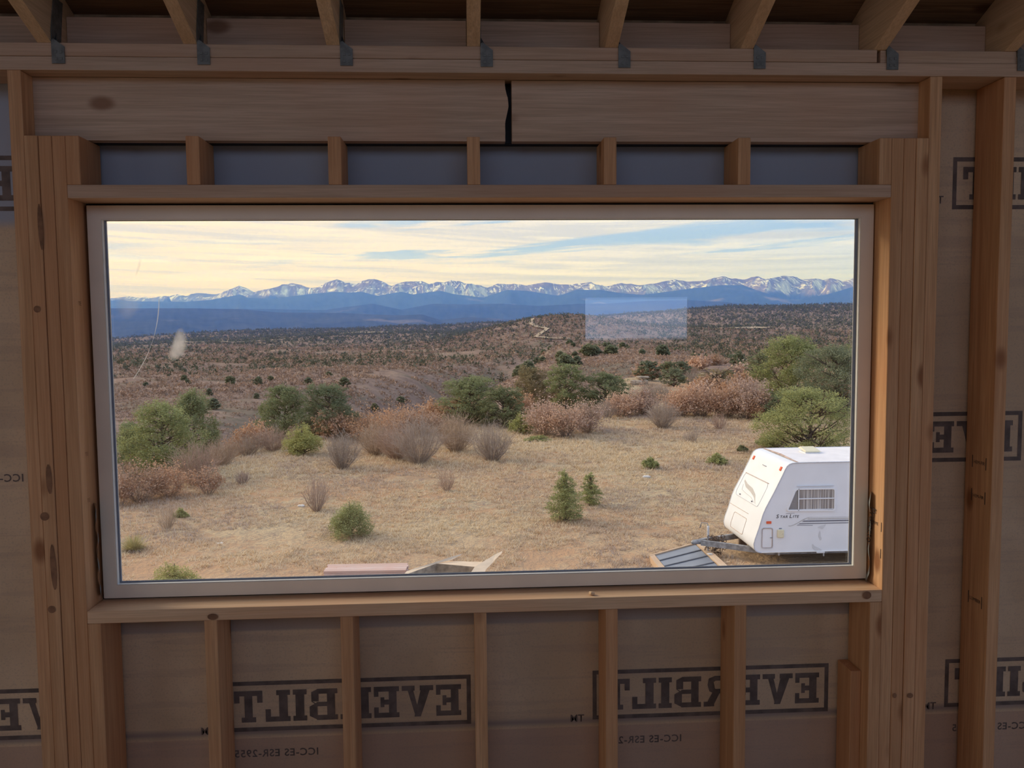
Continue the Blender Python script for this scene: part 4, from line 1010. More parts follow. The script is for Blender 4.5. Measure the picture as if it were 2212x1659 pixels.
# ---- the uncountable cover of the far slopes
def icos():
    p = (1 + 5 ** .5) / 2
    V = np.array([(-1, p, 0), (1, p, 0), (-1, -p, 0), (1, -p, 0), (0, -1, p), (0, 1, p), (0, -1, -p), (0, 1, -p), (p, 0, -1), (p, 0, 1), (-p, 0, -1), (-p, 0, 1)]) / math.sqrt(1 + p * p)
    F = np.array([(0, 11, 5), (0, 5, 1), (0, 1, 7), (0, 7, 10), (0, 10, 11), (1, 5, 9), (5, 11, 4), (11, 10, 2), (10, 7, 6), (7, 1, 8), (3, 9, 4), (3, 4, 2), (3, 2, 6), (3, 6, 8), (3, 8, 9), (4, 9, 5), (2, 4, 11), (6, 2, 10), (8, 6, 7), (9, 8, 1)])
    return V, F
IV, IF = icos()
def blobs(name, X, Y, w, h, colr, seed, label, cat, lift=.35, jit=.22, cone=0.0, smooth=False, var=.25):
    g = R0(seed); n = len(X); Z = height(X, Y)
    V = IV[None] * (1 + g.uniform(-jit, jit, (n, 12, 1)))
    V = V * np.stack([w, w, h], -1)[:, None] * .5
    if cone: V[:, :, :2] *= (1 - cone * (V[:, :, 2:] / h[:, None, None] + .5) * .8)
    V = V + np.stack([X, Y, Z + h * lift], -1)[:, None]
    F = (IF[None] + (np.arange(n) * 12)[:, None, None]).reshape(-1, 3)
    C = np.repeat(colr, 12, 0) * g.uniform(1 - var, 1 + var, (n * 12, 1))
    me = fast_mesh(name, V.reshape(-1, 3), F, [M_far], colors=C, smooth=smooth)
    return tag(link(name, me), label, cat, kind='stuff')
M_far = vcol('far_cover', trans=0.15)
def puffs(name, X, Y, w, h, colr, k, seed, label, cat, lift=.5, size=.42, tip=.0):
    """bushes made of k loose leafy sprays each, scattered in an ellipsoid that stands on the ground"""
    g = R0(seed); n = len(X); Z = height(X, Y)
    d = rand_dirs(n * k, g) * (g.uniform(.15, 1, (n * k, 1)) ** .45); d[:, 2] = np.abs(d[:, 2]) * 1.0 - .12
    if tip: d[:, :2] *= (1 - tip * np.clip(d[:, 2:], 0, 1))
    W = np.repeat(w, k)[:, None]; Hh = np.repeat(h, k)[:, None]
    C0 = np.concatenate([d[:, :2] * W * .5, d[:, 2:] * Hh], 1) + np.repeat(np.stack([X, Y, Z], -1), k, 0)
    s_ = W * size * g.uniform(.6, 1.2, (n * k, 1)); a = rand_dirs(n * k, g); b = rand_dirs(n * k, g)
    a[:, 2] = np.abs(a[:, 2]) + .35
    V = np.stack([C0 - b * s_ * .5, C0 + b * s_ * .5, C0 + a * s_ * .75], 1).reshape(-1, 3)
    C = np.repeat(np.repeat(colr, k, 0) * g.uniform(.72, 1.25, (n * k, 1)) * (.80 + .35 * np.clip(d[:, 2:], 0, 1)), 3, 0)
    me = fast_mesh(name, V, np.arange(len(V)).reshape(-1, 3), [M_far], colors=C)
    return tag(link(name, me), label, cat, kind='stuff')
def scatter(n, azr, rr, pw, seed):
    g = R0(seed); az = g.uniform(*azr, n); u = g.uniform(0, 1, n); r = (rr[0] ** pw + u * (rr[1] ** pw - rr[0] ** pw)) ** (1 / pw)
    x, y = polar(r, az); return x, y, r, az, g
def pal_mix(g, n, *cs):
    cs = np.array(cs); i = g.integers(0, len(cs), n); return cs[i] * g.uniform(.85, 1.15, (n, 1))
# brown oak scrub, valley and slopes
for n0, rr_, wr, sd in ((46000, (400, 1400), (1.0, 2.4), 201), (33000, (150, 420), (.5, 1.25), 203)):
    x, y, r, az, g = scatter(n0, (-32, 32), rr_, 1.2, sd)
    k = fbm(x / 45, y / 45, 3, 91) + .25 * fbm(x / 12, y / 12, 2, 92) > -.22
    x, y, r = x[k], y[k], r[k]; n = len(x)
    w_ = g.uniform(*wr, n) * (1 + r / 1100)
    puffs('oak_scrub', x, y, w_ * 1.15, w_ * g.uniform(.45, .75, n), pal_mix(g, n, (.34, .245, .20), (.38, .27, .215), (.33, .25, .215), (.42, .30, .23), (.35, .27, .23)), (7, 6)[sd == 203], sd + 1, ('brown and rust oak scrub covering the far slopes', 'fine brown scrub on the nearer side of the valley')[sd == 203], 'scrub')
# junipers, thicker in belts and higher up
x, y, r, az, g = scatter(36000, (-32, 32), (230, 2500), 1.55, 211)
dens = .42 * fbm(x / 260, y / 260, 3, 93) + .25 * fbm(x / 70, y / 70, 2, 94) + np.interp(r, [200, 500, 800, 1200, 1800], [-.42, -.30, -.05, .08, .12]) + .30 * sstep(10, 19, az) * sstep(200, 500, r)
k = dens > g.uniform(-.22, .26, len(x)); x, y, r = x[k], y[k], r[k]; n = len(x)
w_ = g.uniform(2.4, 5.4, n) * (1 + r / 3500); h_ = w_ * g.uniform(.7, 1.1, n)
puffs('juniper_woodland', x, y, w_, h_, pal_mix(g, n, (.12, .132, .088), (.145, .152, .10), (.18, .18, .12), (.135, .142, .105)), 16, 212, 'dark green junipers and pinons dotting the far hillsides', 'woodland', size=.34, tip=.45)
# pale sandstone showing among the brush
x, y, r, az, g = scatter(900, (-27, 28), (240, 1500), 1.4, 221)
k = fbm(x / 80, y / 80, 3, 97) > .12; x, y = x[k], y[k]; n = len(x)
blobs('pale_outcrops', x, y, g.uniform(.8, 3.0, n), g.uniform(.4, 1.0, n), pal_mix(g, n, (.55, .46, .38), (.62, .56, .50), (.45, .36, .28)), 222, 'pale sandstone outcrops scattered on the far slopes', 'rocks', lift=.3)

# dirt roads and clearings, draped a hand above the ground
M_dirt = plain('pale_dirt', (0.42, 0.32, 0.22), 0.95, var=0.15, nscale=.3)
def track(name, pts, wd, lift=1.0):
    P = [Vector(p) for p in pts]; Q = []
    for a, b in zip(P[:-1], P[1:]):
        m = max(2, int((b - a).length / 14))
        Q += [a.lerp(b, k / m) for k in range(m)]
    Q.append(P[-1]); V, F = [], []
    for i_, p in enumerate(Q):
        d = (Q[min(i_ + 1, len(Q) - 1)] - Q[max(i_ - 1, 0)]).normalized(); nn = Vector((-d.y, d.x))
        for s in (-1, 0, 1):
            q = p + nn * s * wd / 2; V.append((q.x, q.y, float(height(np.array(q.x), np.array(q.y))) + lift))
        if i_: k_ = 3 * i_; F += [(k_ - 3, k_, k_ + 1, k_ - 2), (k_ - 2, k_ + 1, k_ + 2, k_ - 1)]
    tag(link(name, mesh(name, V, F, M_dirt, True)), kind='structure')
track('dirt_road', [(107, 1331), (99, 1262), (104, 1222), (117, 1187), (104, 1151), (92, 1103), (110, 1072), (135, 1066)], 7, 1.8)
track('dirt_road', [(-760, 1840), (-694, 1799), (-527, 1586), (-460, 1520), (-406, 1460), (-371, 1500), (-330, 1530)], 8, 2.5)
track('clearing', [(-262, 1834), (-238, 1880), (-190, 1800)], 70, 2.5)
track('clearing', [(425, 1330), (460, 1345), (500, 1376)], 34, 3.0)

# ---------------------------------------------------------------- dry grass of the meadow
def tufts(n, seed):
    g = R0(seed); az = g.uniform(-30, 31, n); u = g.uniform(0, 1, n); r = (15.0 ** 1.1 + u * (74.0 ** 1.1 - 15.0 ** 1.1)) ** (1 / 1.1)
    x, y = polar(r, az); e = np.interp(az, EDGE_AZ, EDGE_R)
    bare = sstep(24, 18, y) * .55
    k = (r < e + 3) & (fbm(x / 1.6, y / 1.6, 3, 301) + .3 * fbm(x / .5, y / .5, 2, 302) - bare * .8 + .34 > 0) & ~((x > 8.0) & (x < 15.6) & (y > 17) & (y < 20.2))
    x, y, r = x[k], y[k], r[k]; n = len(x); B = 8
    z = height(x, y) + ms(x, y, r, r)
    tone = fbm(x / 3.2, y / 3.2, 3, 303)
    cs = np.array([(.80, .63, .41), (.72, .56, .38), (.62, .48, .35), (.50, .39, .32)])
    ti = np.clip((tone * 3.2 + g.uniform(-.9, .9, n) + 1.3).astype(int), 0, 3)
    hh = g.uniform(.045, .145, n) * (1 + .5 * (r > 35))
    an = g.uniform(0, 6.283, (n, B)); q = g.uniform(.35, 1.5, (n, B)) * hh[:, None]; ht = hh[:, None] * g.uniform(.35, 1.1, (n, B))
    bw = (.005 + r * .00024)[:, None] * np.ones((1, B))
    bx = x[:, None] + g.normal(size=(n, B)) * .05; by = y[:, None] + g.normal(size=(n, B)) * .05
    cx_, sx_ = np.cos(an), np.sin(an); pa = an + 1.57 + g.uniform(-.6, .6, (n, B))
    V = np.stack([np.stack([bx + np.cos(pa) * bw, by + np.sin(pa) * bw, z[:, None] - .02 + 0 * bx], -1), np.stack([bx - np.cos(pa) * bw, by - np.sin(pa) * bw, z[:, None] - .02 + 0 * bx], -1), np.stack([bx + cx_ * q, by + sx_ * q, z[:, None] + ht], -1)], 2).reshape(-1, 3)
    C = np.repeat(cs[ti], B * 3, 0) * np.repeat(g.uniform(.78, 1.2, (n * B, 1)), 3, 0)
    me = fast_mesh('dry_grass', V, np.arange(len(V)).reshape(-1, 3), [M_blade], colors=C)
    return tag(link('dry_grass', me), 'tufts of dry straw-coloured grass covering the meadow', 'grass', kind='stuff')
tufts(100000, 300)

# ---------------------------------------------------------------- yucca-like grass clump, rocks
def clump(x, y, w, h):
    z = float(height(np.array(x), np.array(y))); root = empty('bunch_grass', (x, y, z)); tag(root, 'big yellow-green grass clump with a grey skirt of dead blades at the lower left of the glass', 'grass clump')
    g = R0(5)
    def blades(n, name, colr, el0, el1, L0, L1, droop, wd):
        V, F, C = [], [], []
        for k in range(n):
            a = g.uniform(0, 6.283); el = g.uniform(el0, el1); L = g.uniform(L0, L1); d = np.array([math.cos(a) * math.cos(el), math.sin(a) * math.cos(el), math.sin(el)])
            s = np.array([-math.sin(a), math.cos(a), 0]) * wd; b0 = np.array([math.cos(a), math.sin(a), 0]) * w * .06
            p1 = b0 + d * L * .6; p2 = b0 + d * L + np.array([0, 0, -droop * L]); p2[2] = max(p2[2], .02)
            m = len(V); V += [b0 - s, b0 + s, p1 + s * .8, p1 - s * .8, p2 + s * .2, p2 - s * .2]; F += [(m, m + 1, m + 2, m + 3), (m + 3, m + 2, m + 4, m + 5)]
            c = np.array(colr[0]) + (np.array(colr[1]) - colr[0]) * g.uniform(0, 1); C += [c] * 6
        link(name, fast_mesh(name, np.array(V), np.array(F), [M_blade], colors=np.array(C)), root)
    blades(420, 'green_blades', ((.34, .31, .14), (.56, .50, .25)), .35, 1.45, .45 * h, 1.0 * h, .18, .007)
    blades(260, 'dead_skirt', ((.22, .18, .16), (.38, .32, .29)), -.1, .5, .35 * h, .62 * h, .25, .009)
    blades(9, 'seed_stalks', ((.60, .46, .30), (.66, .52, .36)), 1.2, 1.5, 1.35 * h, 1.8 * h, .0, .006)
clump(-8.15, 20.6, 1.0, .62)

M_rock = plain('tan_sandstone', (0.42, 0.33, 0.24), 0.9, var=0.3, nscale=2.5, bump=.5)
M_white = plain('pale_stone', (0.72, 0.68, 0.62), 0.9, var=0.1)
def rock(x, y, sx, sy, sz, seed, label, name='flat_boulder', up=0.0, m=None):
    g = R0(seed); bm = bmesh.new(); bmesh.ops.create_icosphere(bm, subdivisions=3, radius=1)
    for v in bm.verts:
        c = v.co; f = 1 + .16 * math.sin(c.x * 4 + seed) + .10 * math.sin(c.y * 6 + seed * 2); c.x *= f; c.y *= f
        c.z = max(-.75, min(.72, c.z * 1.25)) + .05 * math.sin(c.x * 7 + seed); c.x += .08 * math.sin(c.z * 9 + seed)
    bmesh.ops.scale(bm, vec=(sx / 2, sy / 2, sz / 2), verts=bm.verts)
    me = bpy.data.meshes.new(name); bm.to_mesh(me); bm.free(); me.materials.append(m or M_rock)
    z = float(height(np.array(x), np.array(y)))
    tag(link(name, me, None, (x, y, z + sz * .3 + up)), label, 'rock')
rock(19.8, 85.0, 1.5, 1.1, .36, 3, 'flat tan rock slab on top of a rounder rock, right of the wide dark pinon', up=.62)
rock(18.9, 84.0, 1.2, 1.1, .75, 5, 'rounded tan rock just lower left of the flat slab, right of the wide dark pinon', up=.0)
rock(19.9, 85.1, 1.2, 1.0, .75, 6, 'low rock in the brush that carries the flat tan slab', 'boulder')
rock(50.8, 144, 1.9, 1.4, .7, 7, 'flat tan boulder on the upper rocky slope at the right', up=.5)
rock(46.5, 148, 2.6, 1.5, .8, 8, 'long tan boulder a little higher up the rocky slope at the right', up=.5)
rock(50.6, 144.4, 1.7, 1.3, .9, 9, 'brown rock under the flat boulders high on the rocky slope', 'boulder')
rock(8.3, 30.2, .28, .2, .12, 11, 'small pale stone lying on the meadow left of the trailer', 'pale_stone', m=M_white)
rock(-4.6, 25.9, .22, .16, .09, 12, 'pale stone in the meadow left of the upright bare shrub', 'pale_stone', m=M_white)
rock(-5.9, 21.0, .2, .14, .08, 13, 'pale stone on the bare earth left of the wide pine bush', 'pale_stone', m=M_white)

# ================================================================ travel trailer
M_cap = plain('white_fibreglass', (0.80, 0.81, 0.83), 0.35, var=0.03, nscale=2, spec=.4)
M_side = plain('white_aluminium_skin', (0.82, 0.815, 0.82), 0.45, var=0.03, nscale=2)
M_roofm = plain('trailer_roof_membrane', (0.84, 0.79, 0.77), 0.7, var=0.05, nscale=3)
M_trim = plain('grey_trim', (0.60, 0.60, 0.62), 0.4, var=0.1)
M_rust = plain('dirty_sealant', (0.50, 0.36, 0.29), 0.8, var=0.25, nscale=8)
M_dkl = plain('decal_grey', (0.22, 0.22, 0.25), 0.5, var=0.1); M_ltl = plain('decal_silver', (0.50, 0.47, 0.44), 0.5, var=0.1)
M_blk = plain('decal_black', (0.05, 0.045, 0.05), 0.5, var=0.05)
M_red = plain('marker_lens', (0.80, 0.13, 0.05), 0.25, var=0.08)
M_steel = plain('painted_hitch_steel', (0.30, 0.30, 0.31), 0.6, metal=.3, var=0.3, nscale=10)
M_chain = plain('rusty_chain', (0.13, 0.085, 0.06), 0.8, var=0.4)
M_cream = plain('cream_cover', (0.78, 0.70, 0.48), 0.5, var=0.05)
M_curt = plain('curtain_cloth', (0.46, 0.43, 0.41), 0.9, var=0.35, nscale=9)
def curtain_mat():
    m, t = mat('curtain_cloth'); P = t.n('ShaderNodeTexCoord').outputs['Object']
    q = t.mix(t.mapr(t.noise(t.scaled(P, (34, 1, .6)), 1.0, 2), .42, .58), (0.62, 0.59, 0.57), (0.27, 0.25, 0.25))
    b = t.n('ShaderNodeBsdfDiffuse'); t.set(b.inputs[0], q); o = t.n('ShaderNodeOutputMaterial'); t.set(o.inputs[0], b.outputs[0]); return m
M_curt = curtain_mat()
M_tyre = plain('tyre_rubber', (0.03, 0.03, 0.03), 0.8, var=0.2)
M_win = plain('grey_interior', (0.26, 0.27, 0.29), 0.3, var=0.1)
M_wtrim = plain('white_window_trim', (0.82, 0.82, 0.83), 0.4, var=0.03)
TW_, TL = 2.40, 6.60
tl = empty('travel_trailer', (8.346, 17.424, -4.05)); tag(tl, 'white travel trailer with raked front and STAR LITE lettering, at the lower right', 'trailer')
PROF = [(.05, -.01), (-.03, .005), (-.09, .04), (-.128, .10), (-.143, .21), (-.112, .342), (-.01, .63), (.079, .945), (.156, 1.127), (.349, 1.491), (.555, 1.907), (.625, 2.06), (.675, 2.15), (.74, 2.20), (.82, 2.225), (1.0, 2.235)]
def strip(name, pr, m, y0=0.0, y1=TW_, smooth=True, parent=tl):
    V = [(p[0], y, p[1]) for p in pr for y in (y0, y1)]
    F = [(2 * k, 2 * k + 2, 2 * k + 3, 2 * k + 1) for k in range(len(pr) - 1)]
    return link(name, mesh(name, V, F, m, smooth), parent)
strip('front_cap', PROF, M_cap)
# slightly crowned roof and flat underside, rear wall
V, F = [], []
for i_ in range(12):
    for j in range(9):
        q = j / 8; V.append((.98 + (TL - .98) * i_ / 11, TW_ * q, 2.235 + .035 * math.sin(math.pi * q)))
for i_ in range(11):
    for j in range(8): a = i_ * 9 + j; F.append((a, a + 9, a + 10, a + 1))
link('roof', mesh('roof', V, F, M_roofm, True), tl)
strip('underside', [(TL, -.01), (.05, -.01)], M_dkl); strip('rear_wall', [(TL, 2.235), (TL, -.01)], M_side)
def side(name, y):
    pr = PROF + [(TL, 2.235), (TL, -.01)]; V = [(p[0], y, p[1]) for p in pr]
    return link(name, mesh(name, V, [tuple(range(len(pr)))], M_side), tl)
sw = side('side_wall', 0.004); side('side_wall', TW_ - .004)
def bead(name, pts, r, m, parent=tl, sides=6):
    V, F = [], []; tube(V, F, pts, [r] * len(pts), sides); return link(name, mesh(name, V, F, m, True), parent)
bead('corner_trim', [(p[0], -.004, p[1]) for p in PROF] + [(TL, -.004, 2.235)], .013, M_trim)
bead('corner_trim', [(p[0], TW_ + .004, p[1]) for p in PROF] + [(TL, TW_ + .004, 2.235)], .013, M_trim)
bead('bottom_trim', [(.05, -.004, -.01), (TL, -.004, -.01)], .012, M_wtrim)
box('roof_seam', .955, 1.0, -.0, TW_, 2.232, 2.245, M_rust, tl, bev=.002) if False else None
b_ = link('roof_seam', mesh('roof_seam', [(.93, 0.01, 2.236), (.985, 0.01, 2.240), (.985, TW_ / 2, 2.277), (.93, TW_ / 2, 2.25), (.985, TW_ - .01, 2.242), (.93, TW_ - .01, 2.238)], [(0, 1, 2, 3), (3, 2, 4, 5)], M_rust), tl)
# roof vent and antenna base
def lbox(name, x0, x1, y0, y1, z0, z1, m, parent=tl, bev=.004):
    o = box(name, x0, x1, y0, y1, z0, z1, m, None, bev); o.parent = parent
    if parent is not tl: o.location = Vector(o.location)
    return o
v = lbox('roof_vent', 1.62, 2.02, 1.16, 1.58, 2.262, 2.30, M_wtrim)
vl = link('vent_lid', mesh('vent_lid', [(-.22, -.23, .03), (.22, -.23, .03), (.22, .23, .09), (-.22, .23, .09), (-.18, -.19, .055), (.18, -.19, .055), (.18, .19, .12), (-.18, .19, .12)], [(0, 1, 5, 4), (1, 2, 6, 5), (2, 3, 7, 6), (3, 0, 4, 7), (4, 5, 6, 7), (3, 2, 1, 0)], M_cream), v)
lbox('antenna_base', 3.38, 3.62, 1.9, 2.1, 2.262, 2.35, M_trim)
# side window: trapezoid on the left, rounded corners
def rpoly(pts, r, n=5):
    out = []; m = len(pts)
    for i_ in range(m):
        p, a, b = (Vector(pts[i_]), Vector(pts[i_ - 1]), Vector(pts[(i_ + 1) % m])); u_, v_ = (a - p).normalized(), (b - p).normalized()
        for k in range(n + 1):
            t_ = k / n; out.append(tuple((p + u_ * r) * (1 - t_) ** 2 + p * 2 * t_ * (1 - t_) + (p + v_ * r) * t_ ** 2))
    return out
def band(name, pts, r, wd, y0, y1, m, parent, inner_scale=None):
    o4 = rpoly(pts, r); c = sum((Vector(p) for p in o4), Vector((0, 0))) / len(o4)
    n = len(o4); inn = []
    for k in range(n):
        a, p, b = Vector(o4[k - 1]), Vector(o4[k]), Vector(o4[(k + 1) % n]); d = (b - a); d = Vector((-d.y, d.x)).normalized()
        if (c - p).dot(d) < 0: d = -d
        inn.append(tuple(p + d * wd))
    V = [(p[0], y0, p[1]) for p in o4] + [(p[0], y0, p[1]) for p in inn] + [(p[0], y1, p[1]) for p in o4] + [(p[0], y1, p[1]) for p in inn]
    F = []
    for k in range(n):
        j = (k + 1) % n; F += [(k, j, n + j, n + k), (k, 2 * n + k, 2 * n + j, j), (n + k, n + j, 3 * n + j, 3 * n + k)]
    return link(name, mesh(name, V, F, m), parent), inn
WP = [(.885, 1.60), (1.915, 1.595), (1.915, 1.00), (.655, 1.025)]
fr, inn = band('side_window', WP, .09, .040, -.030, .004, M_wtrim, tl)
link('dark_backing', mesh('dark_backing', [(p[0], 0.001, p[1]) for p in inn], [tuple(range(len(inn)))], M_win), fr)
V, F, n = [], [], 56
for k in range(n + 1):
    q = k / n; xx = 1.0 + .87 * q; yy = -.007 + .006 * math.sin(q * 62) + .002 * math.sin(q * 131)
    V += [(xx, yy, 1.055), (xx, yy, 1.562)]
    if k: F.append((2 * k - 2, 2 * k, 2 * k + 1, 2 * k - 1))
link('curtain', mesh('curtain', V, F, M_curt, True), fr)
link('glass', mesh('glass', [(p[0], -.014, p[1]) for p in inn], [tuple(range(len(inn)))], M_glass), fr)
lbox('mullion', .962, .986, -.030, -.010, 1.03, 1.59, M_wtrim, fr); lbox('sash_bar', .985, 1.885, -.030, -.010, 1.315, 1.342, M_wtrim, fr)
lbox('sash_bar', 1.0, 1.885, -.026, -.010, 1.05, 1.066, M_wtrim, fr)
lbox('drip_rail', .925, 1.865, -.035, .0, 1.642, 1.652, M_trim)
# low hatch with rounded outline and its latch, electric inlet, side marker
hd, _ = band('side_hatch', [(.046, .625), (.345, .622), (.348, .085), (.043, .088)], .07, .012, -.010, .004, M_trim, tl)
h2, ip = band('hatch_seal', [(.066, .600), (.325, .598), (.328, .108), (.063, .110)], .055, .008, -.007, .004, M_rust, hd)
lbox('latch', .27, .325, -.018, 0, .355, .370, M_dkl, hd)
inl = lbox('power_inlet', .448, .612, -.045, 0, .365, .568, M_cream, bev=.018)
lbox('inlet_label', .494, .566, -.004, .002, .578, .600, M_dkl); lbox('screw', .565, .575, -.05, -.04, .455, .465, M_dkl, tl, bev=0)
lbox('side_marker_light', .170, .296, -.022, 0, .718, .782, M_red, bev=.012)
# decals: stripes with a swept front end, lettering, torn patches
def decal(name, pts, m, y=-.0015):
    return link(name, mesh(name, [(p[0], y, p[1]) for p in pts], [tuple(range(len(pts)))], m), sw)
decal('stripe', [(1.28, .850), (TL - .05, .795 - .05 * .0), (TL - .05, .803), (1.30, .858)], M_ltl)
decal('stripe', [(1.20, .803), (TL - .05, .775), (TL - .05, .790), (1.24, .826)], M_ltl)
decal('stripe', [(1.075, .742), (TL - .05, .722), (TL - .05, .765), (1.12, .778)], M_dkl)
decal('stripe', [(.985, .690), (TL - .05, .664), (TL - .05, .686), (1.02, .712)], M_dkl)
decal('stripe', [(.94, .660), (1.35, .645), (1.35, .656), (.965, .674)], M_dkl)
decal('stripe', [(.72, .655), (.75, .640), (.80, .640), (.90, .675), (1.05, .755), (1.20, .830), (1.30, .860), (1.25, .862), (1.12, .815), (.97, .730), (.88, .685), (.80, .655)], M_ltl)
M_pt = plain('torn_decal', (0.66, 0.65, 0.65), 0.6, var=0.05)
decal('torn_patch', [(1.69, .671), (1.56, .640), (1.47, .600), (1.60, .545), (1.66, .610)], M_pt, -.002)
decal('torn_patch', [(1.533, .520), (1.50, .42), (1.50, .36), (1.55, .262), (1.59, .30), (1.555, .38), (1.56, .45)], M_pt, -.002)
decal('torn_patch', [(1.345, .185), (1.40, .13), (1.52, .07), (1.60, .02), (1.56, -.03), (1.42, .0), (1.35, .08)], M_pt, -.002)
lbox('loose_flap', 1.45, 1.66, -.03, -.012, -.055, -.012, M_pt)
def words(parts, x, z, parent):
    for ch, sz, ad in parts:
        text_mesh('letter', ch, sz, M_blk, mtx(x, -.0025, z, 1, 0, 0, .22, 0, .95), parent, bold=sz * .010); x += ad
words([('S', .135, .095), ('T', .098, .066), ('A', .098, .072), ('R', .098, .100), ('L', .135, .088), ('I', .098, .036), ('T', .098, .066), ('E', .098, .06)], .415, .853, sw)
decal('letter_bar', [(.66, .958), (.88, .963), (.88, .968), (.66, .963)], M_blk)
# front cap: hatches, lights, seam, swoosh, handle
def fp(y, z, off=0.0):
    for (x0, z0), (x1, z1) in zip(PROF[4:-1], PROF[5:]):
        if z0 <= z <= z1:
            t_ = (z - z0) / (z1 - z0); nx, nz = -(z1 - z0), (x1 - x0); L = math.hypot(nx, nz)
            return (x0 + (x1 - x0) * t_ + nx / L * off, y, z + nz / L * off)
    return (0, y, z)
def fbead(name, pts, r, m, closed=True):
    Q = []
    pts = list(pts) + ([pts[0]] if closed else [])
    for a, b in zip(pts[:-1], pts[1:]):
        for k in range(6): Q.append(fp(a[0] + (b[0] - a[0]) * k / 6, a[1] + (b[1] - a[1]) * k / 6, .003))
    Q.append(fp(*pts[-1], .003)); return bead(name, Q, r, m, tl, 5)
def rnd2(pts, r): return rpoly(pts, r, 4)
fbead('front_hatch', rnd2([(2.24, 1.60), (.50, 1.615), (.46, 1.03), (2.21, 1.02)], .12), .009, M_trim)
fbead('hatch_hinge', [(2.22, 1.607), (.50, 1.622)], .010, M_rust, False)
for yy in (1.86, .93): q = fp(yy, 1.08, .01); lbox('hatch_catch', q[0] - .02, q[0] + .01, yy - .015, yy + .015, q[2] - .015, q[2] + .015, M_dkl, bev=0)
fbead('lower_hatch', rnd2([(1.86, .61), (.90, .63), (.86, .225), (1.84, .21)], .07), .007, M_rust)
fbead('body_seam', [(2.36, .735), (.9, .765)], .006, M_rust, False)
for yy, zz in ((2.16, 2.02), (.235, 2.045)):
    q = fp(yy, zz, .012); o = lbox('clearance_light', -.055, .055, -.045, .045, -.013, .013, M_red, bev=.010); o.location = q; o.rotation_euler = (0, math.radians(-64), 0)
sw_pts = [(2.05, 1.52, .0), (2.03, 1.42, .02), (1.75, 1.34, .045), (1.30, 1.30, .05), (.95, 1.22, .035), (.68, 1.06, .004)]
V, F = [], []
for k, (yy, zz, hw) in enumerate(sw_pts):
    V += [fp(yy, zz + hw, .004), fp(yy, zz - hw, .004)]
    if k: F.append((2 * k - 2, 2 * k, 2 * k + 1, 2 * k - 1))
link('front_swoosh', mesh('front_swoosh', V, F, M_ltl), tl)
fbead('front_swoosh_line', [(2.0, 1.33), (1.9, 1.20), (1.55, 1.17), (1.1, 1.15), (.8, 1.08)], .005, M_ltl, False)
bead('grab_mark', [fp(1.40, 1.955, .01), fp(1.25, 1.95, .015), fp(1.13, 1.955, .006)], .008, M_dkl)
# hitch: A-frame, coupler, jack with crank, chain heap
tip = Vector((-1.26, 1.20, -.03))
def beam(name, a, b, hw, hh, m, parent):
    a, b = Vector(a), Vector(b); d = (b - a).normalized(); s = d.cross(Vector((0, 0, 1))).normalized() * hw; u_ = Vector((0, 0, hh))
    V = [p + sg * s + sh * u_ for p in (a, b) for sg in (-1, 1) for sh in (-1, 1)]
    return link(name, mesh(name, V, [(0, 1, 3, 2), (4, 6, 7, 5), (0, 4, 5, 1), (2, 3, 7, 6), (1, 5, 7, 3), (0, 2, 6, 4)], m), parent)
hitch = beam('hitch_beam', (.35, .35, -.08), tip + Vector((.12, -.05, 0)), .042, .070, M_steel, tl)
beam('hitch_beam', (.35, 2.05, -.08), tip + Vector((.12, .05, 0)), .042, .070, M_steel, tl)
V, F = [], []; tube(V, F, [tip + Vector((.25, 0, 0)), tip + Vector((.05, 0, .01)), tip + Vector((-.08, 0, .0)), tip + Vector((-.13, 0, -.01))], [.06, .065, .06, .03], 8)
link('coupler', mesh('coupler', V, F, M_steel, True), tl)
jk = bead('jack_post', [tip + Vector((.32, 0, -.38)), tip + Vector((.32, 0, .38)), tip + Vector((.32, 0, .42))], .032, M_trim, tl, 8)
bead('crank', [tip + Vector((.32, 0, .40)), tip + Vector((.32, .06, .48)), tip + Vector((.19, .16, .48)), tip + Vector((.15, .17, .33))], .012, M_dkl, jk)
lbox('jack_foot', tip.x + .24, tip.x + .40, tip.y - .08, tip.y + .08, -.45, -.425, M_steel, jk)
g_ = R0(3); V, F = [], []
for k in range(60):
    c = Vector((tip.x + .52 + g_.normal() * .09, tip.y - .03 + g_.normal() * .07, -.03 + g_.uniform(-.28, .16)))
    ax = Vector(g_.normal(size=3)).normalized(); bx_ = ax.orthogonal().normalized(); cx_ = ax.cross(bx_)
    tube(V, F, [c + (bx_ * math.cos(t_) + cx_ * math.sin(t_) * 1.4) * .045 for t_ in np.linspace(0, 6.0, 7)], [.010] * 7, 4)
link('safety_chain', mesh('safety_chain', V, F, M_chain), tl)
bead('brake_cable', [tip + Vector((.55, -.05, .05)), tip + Vector((.62, -.1, -.2)), tip + Vector((.66, 0, -.36)), tip + Vector((.72, .02, -.2)), tip + Vector((.8, -.05, -.1))], .008, M_tyre)
lbox('jack_step', .04, .22, 1.55, 1.68, -.30, -.04, M_chain)
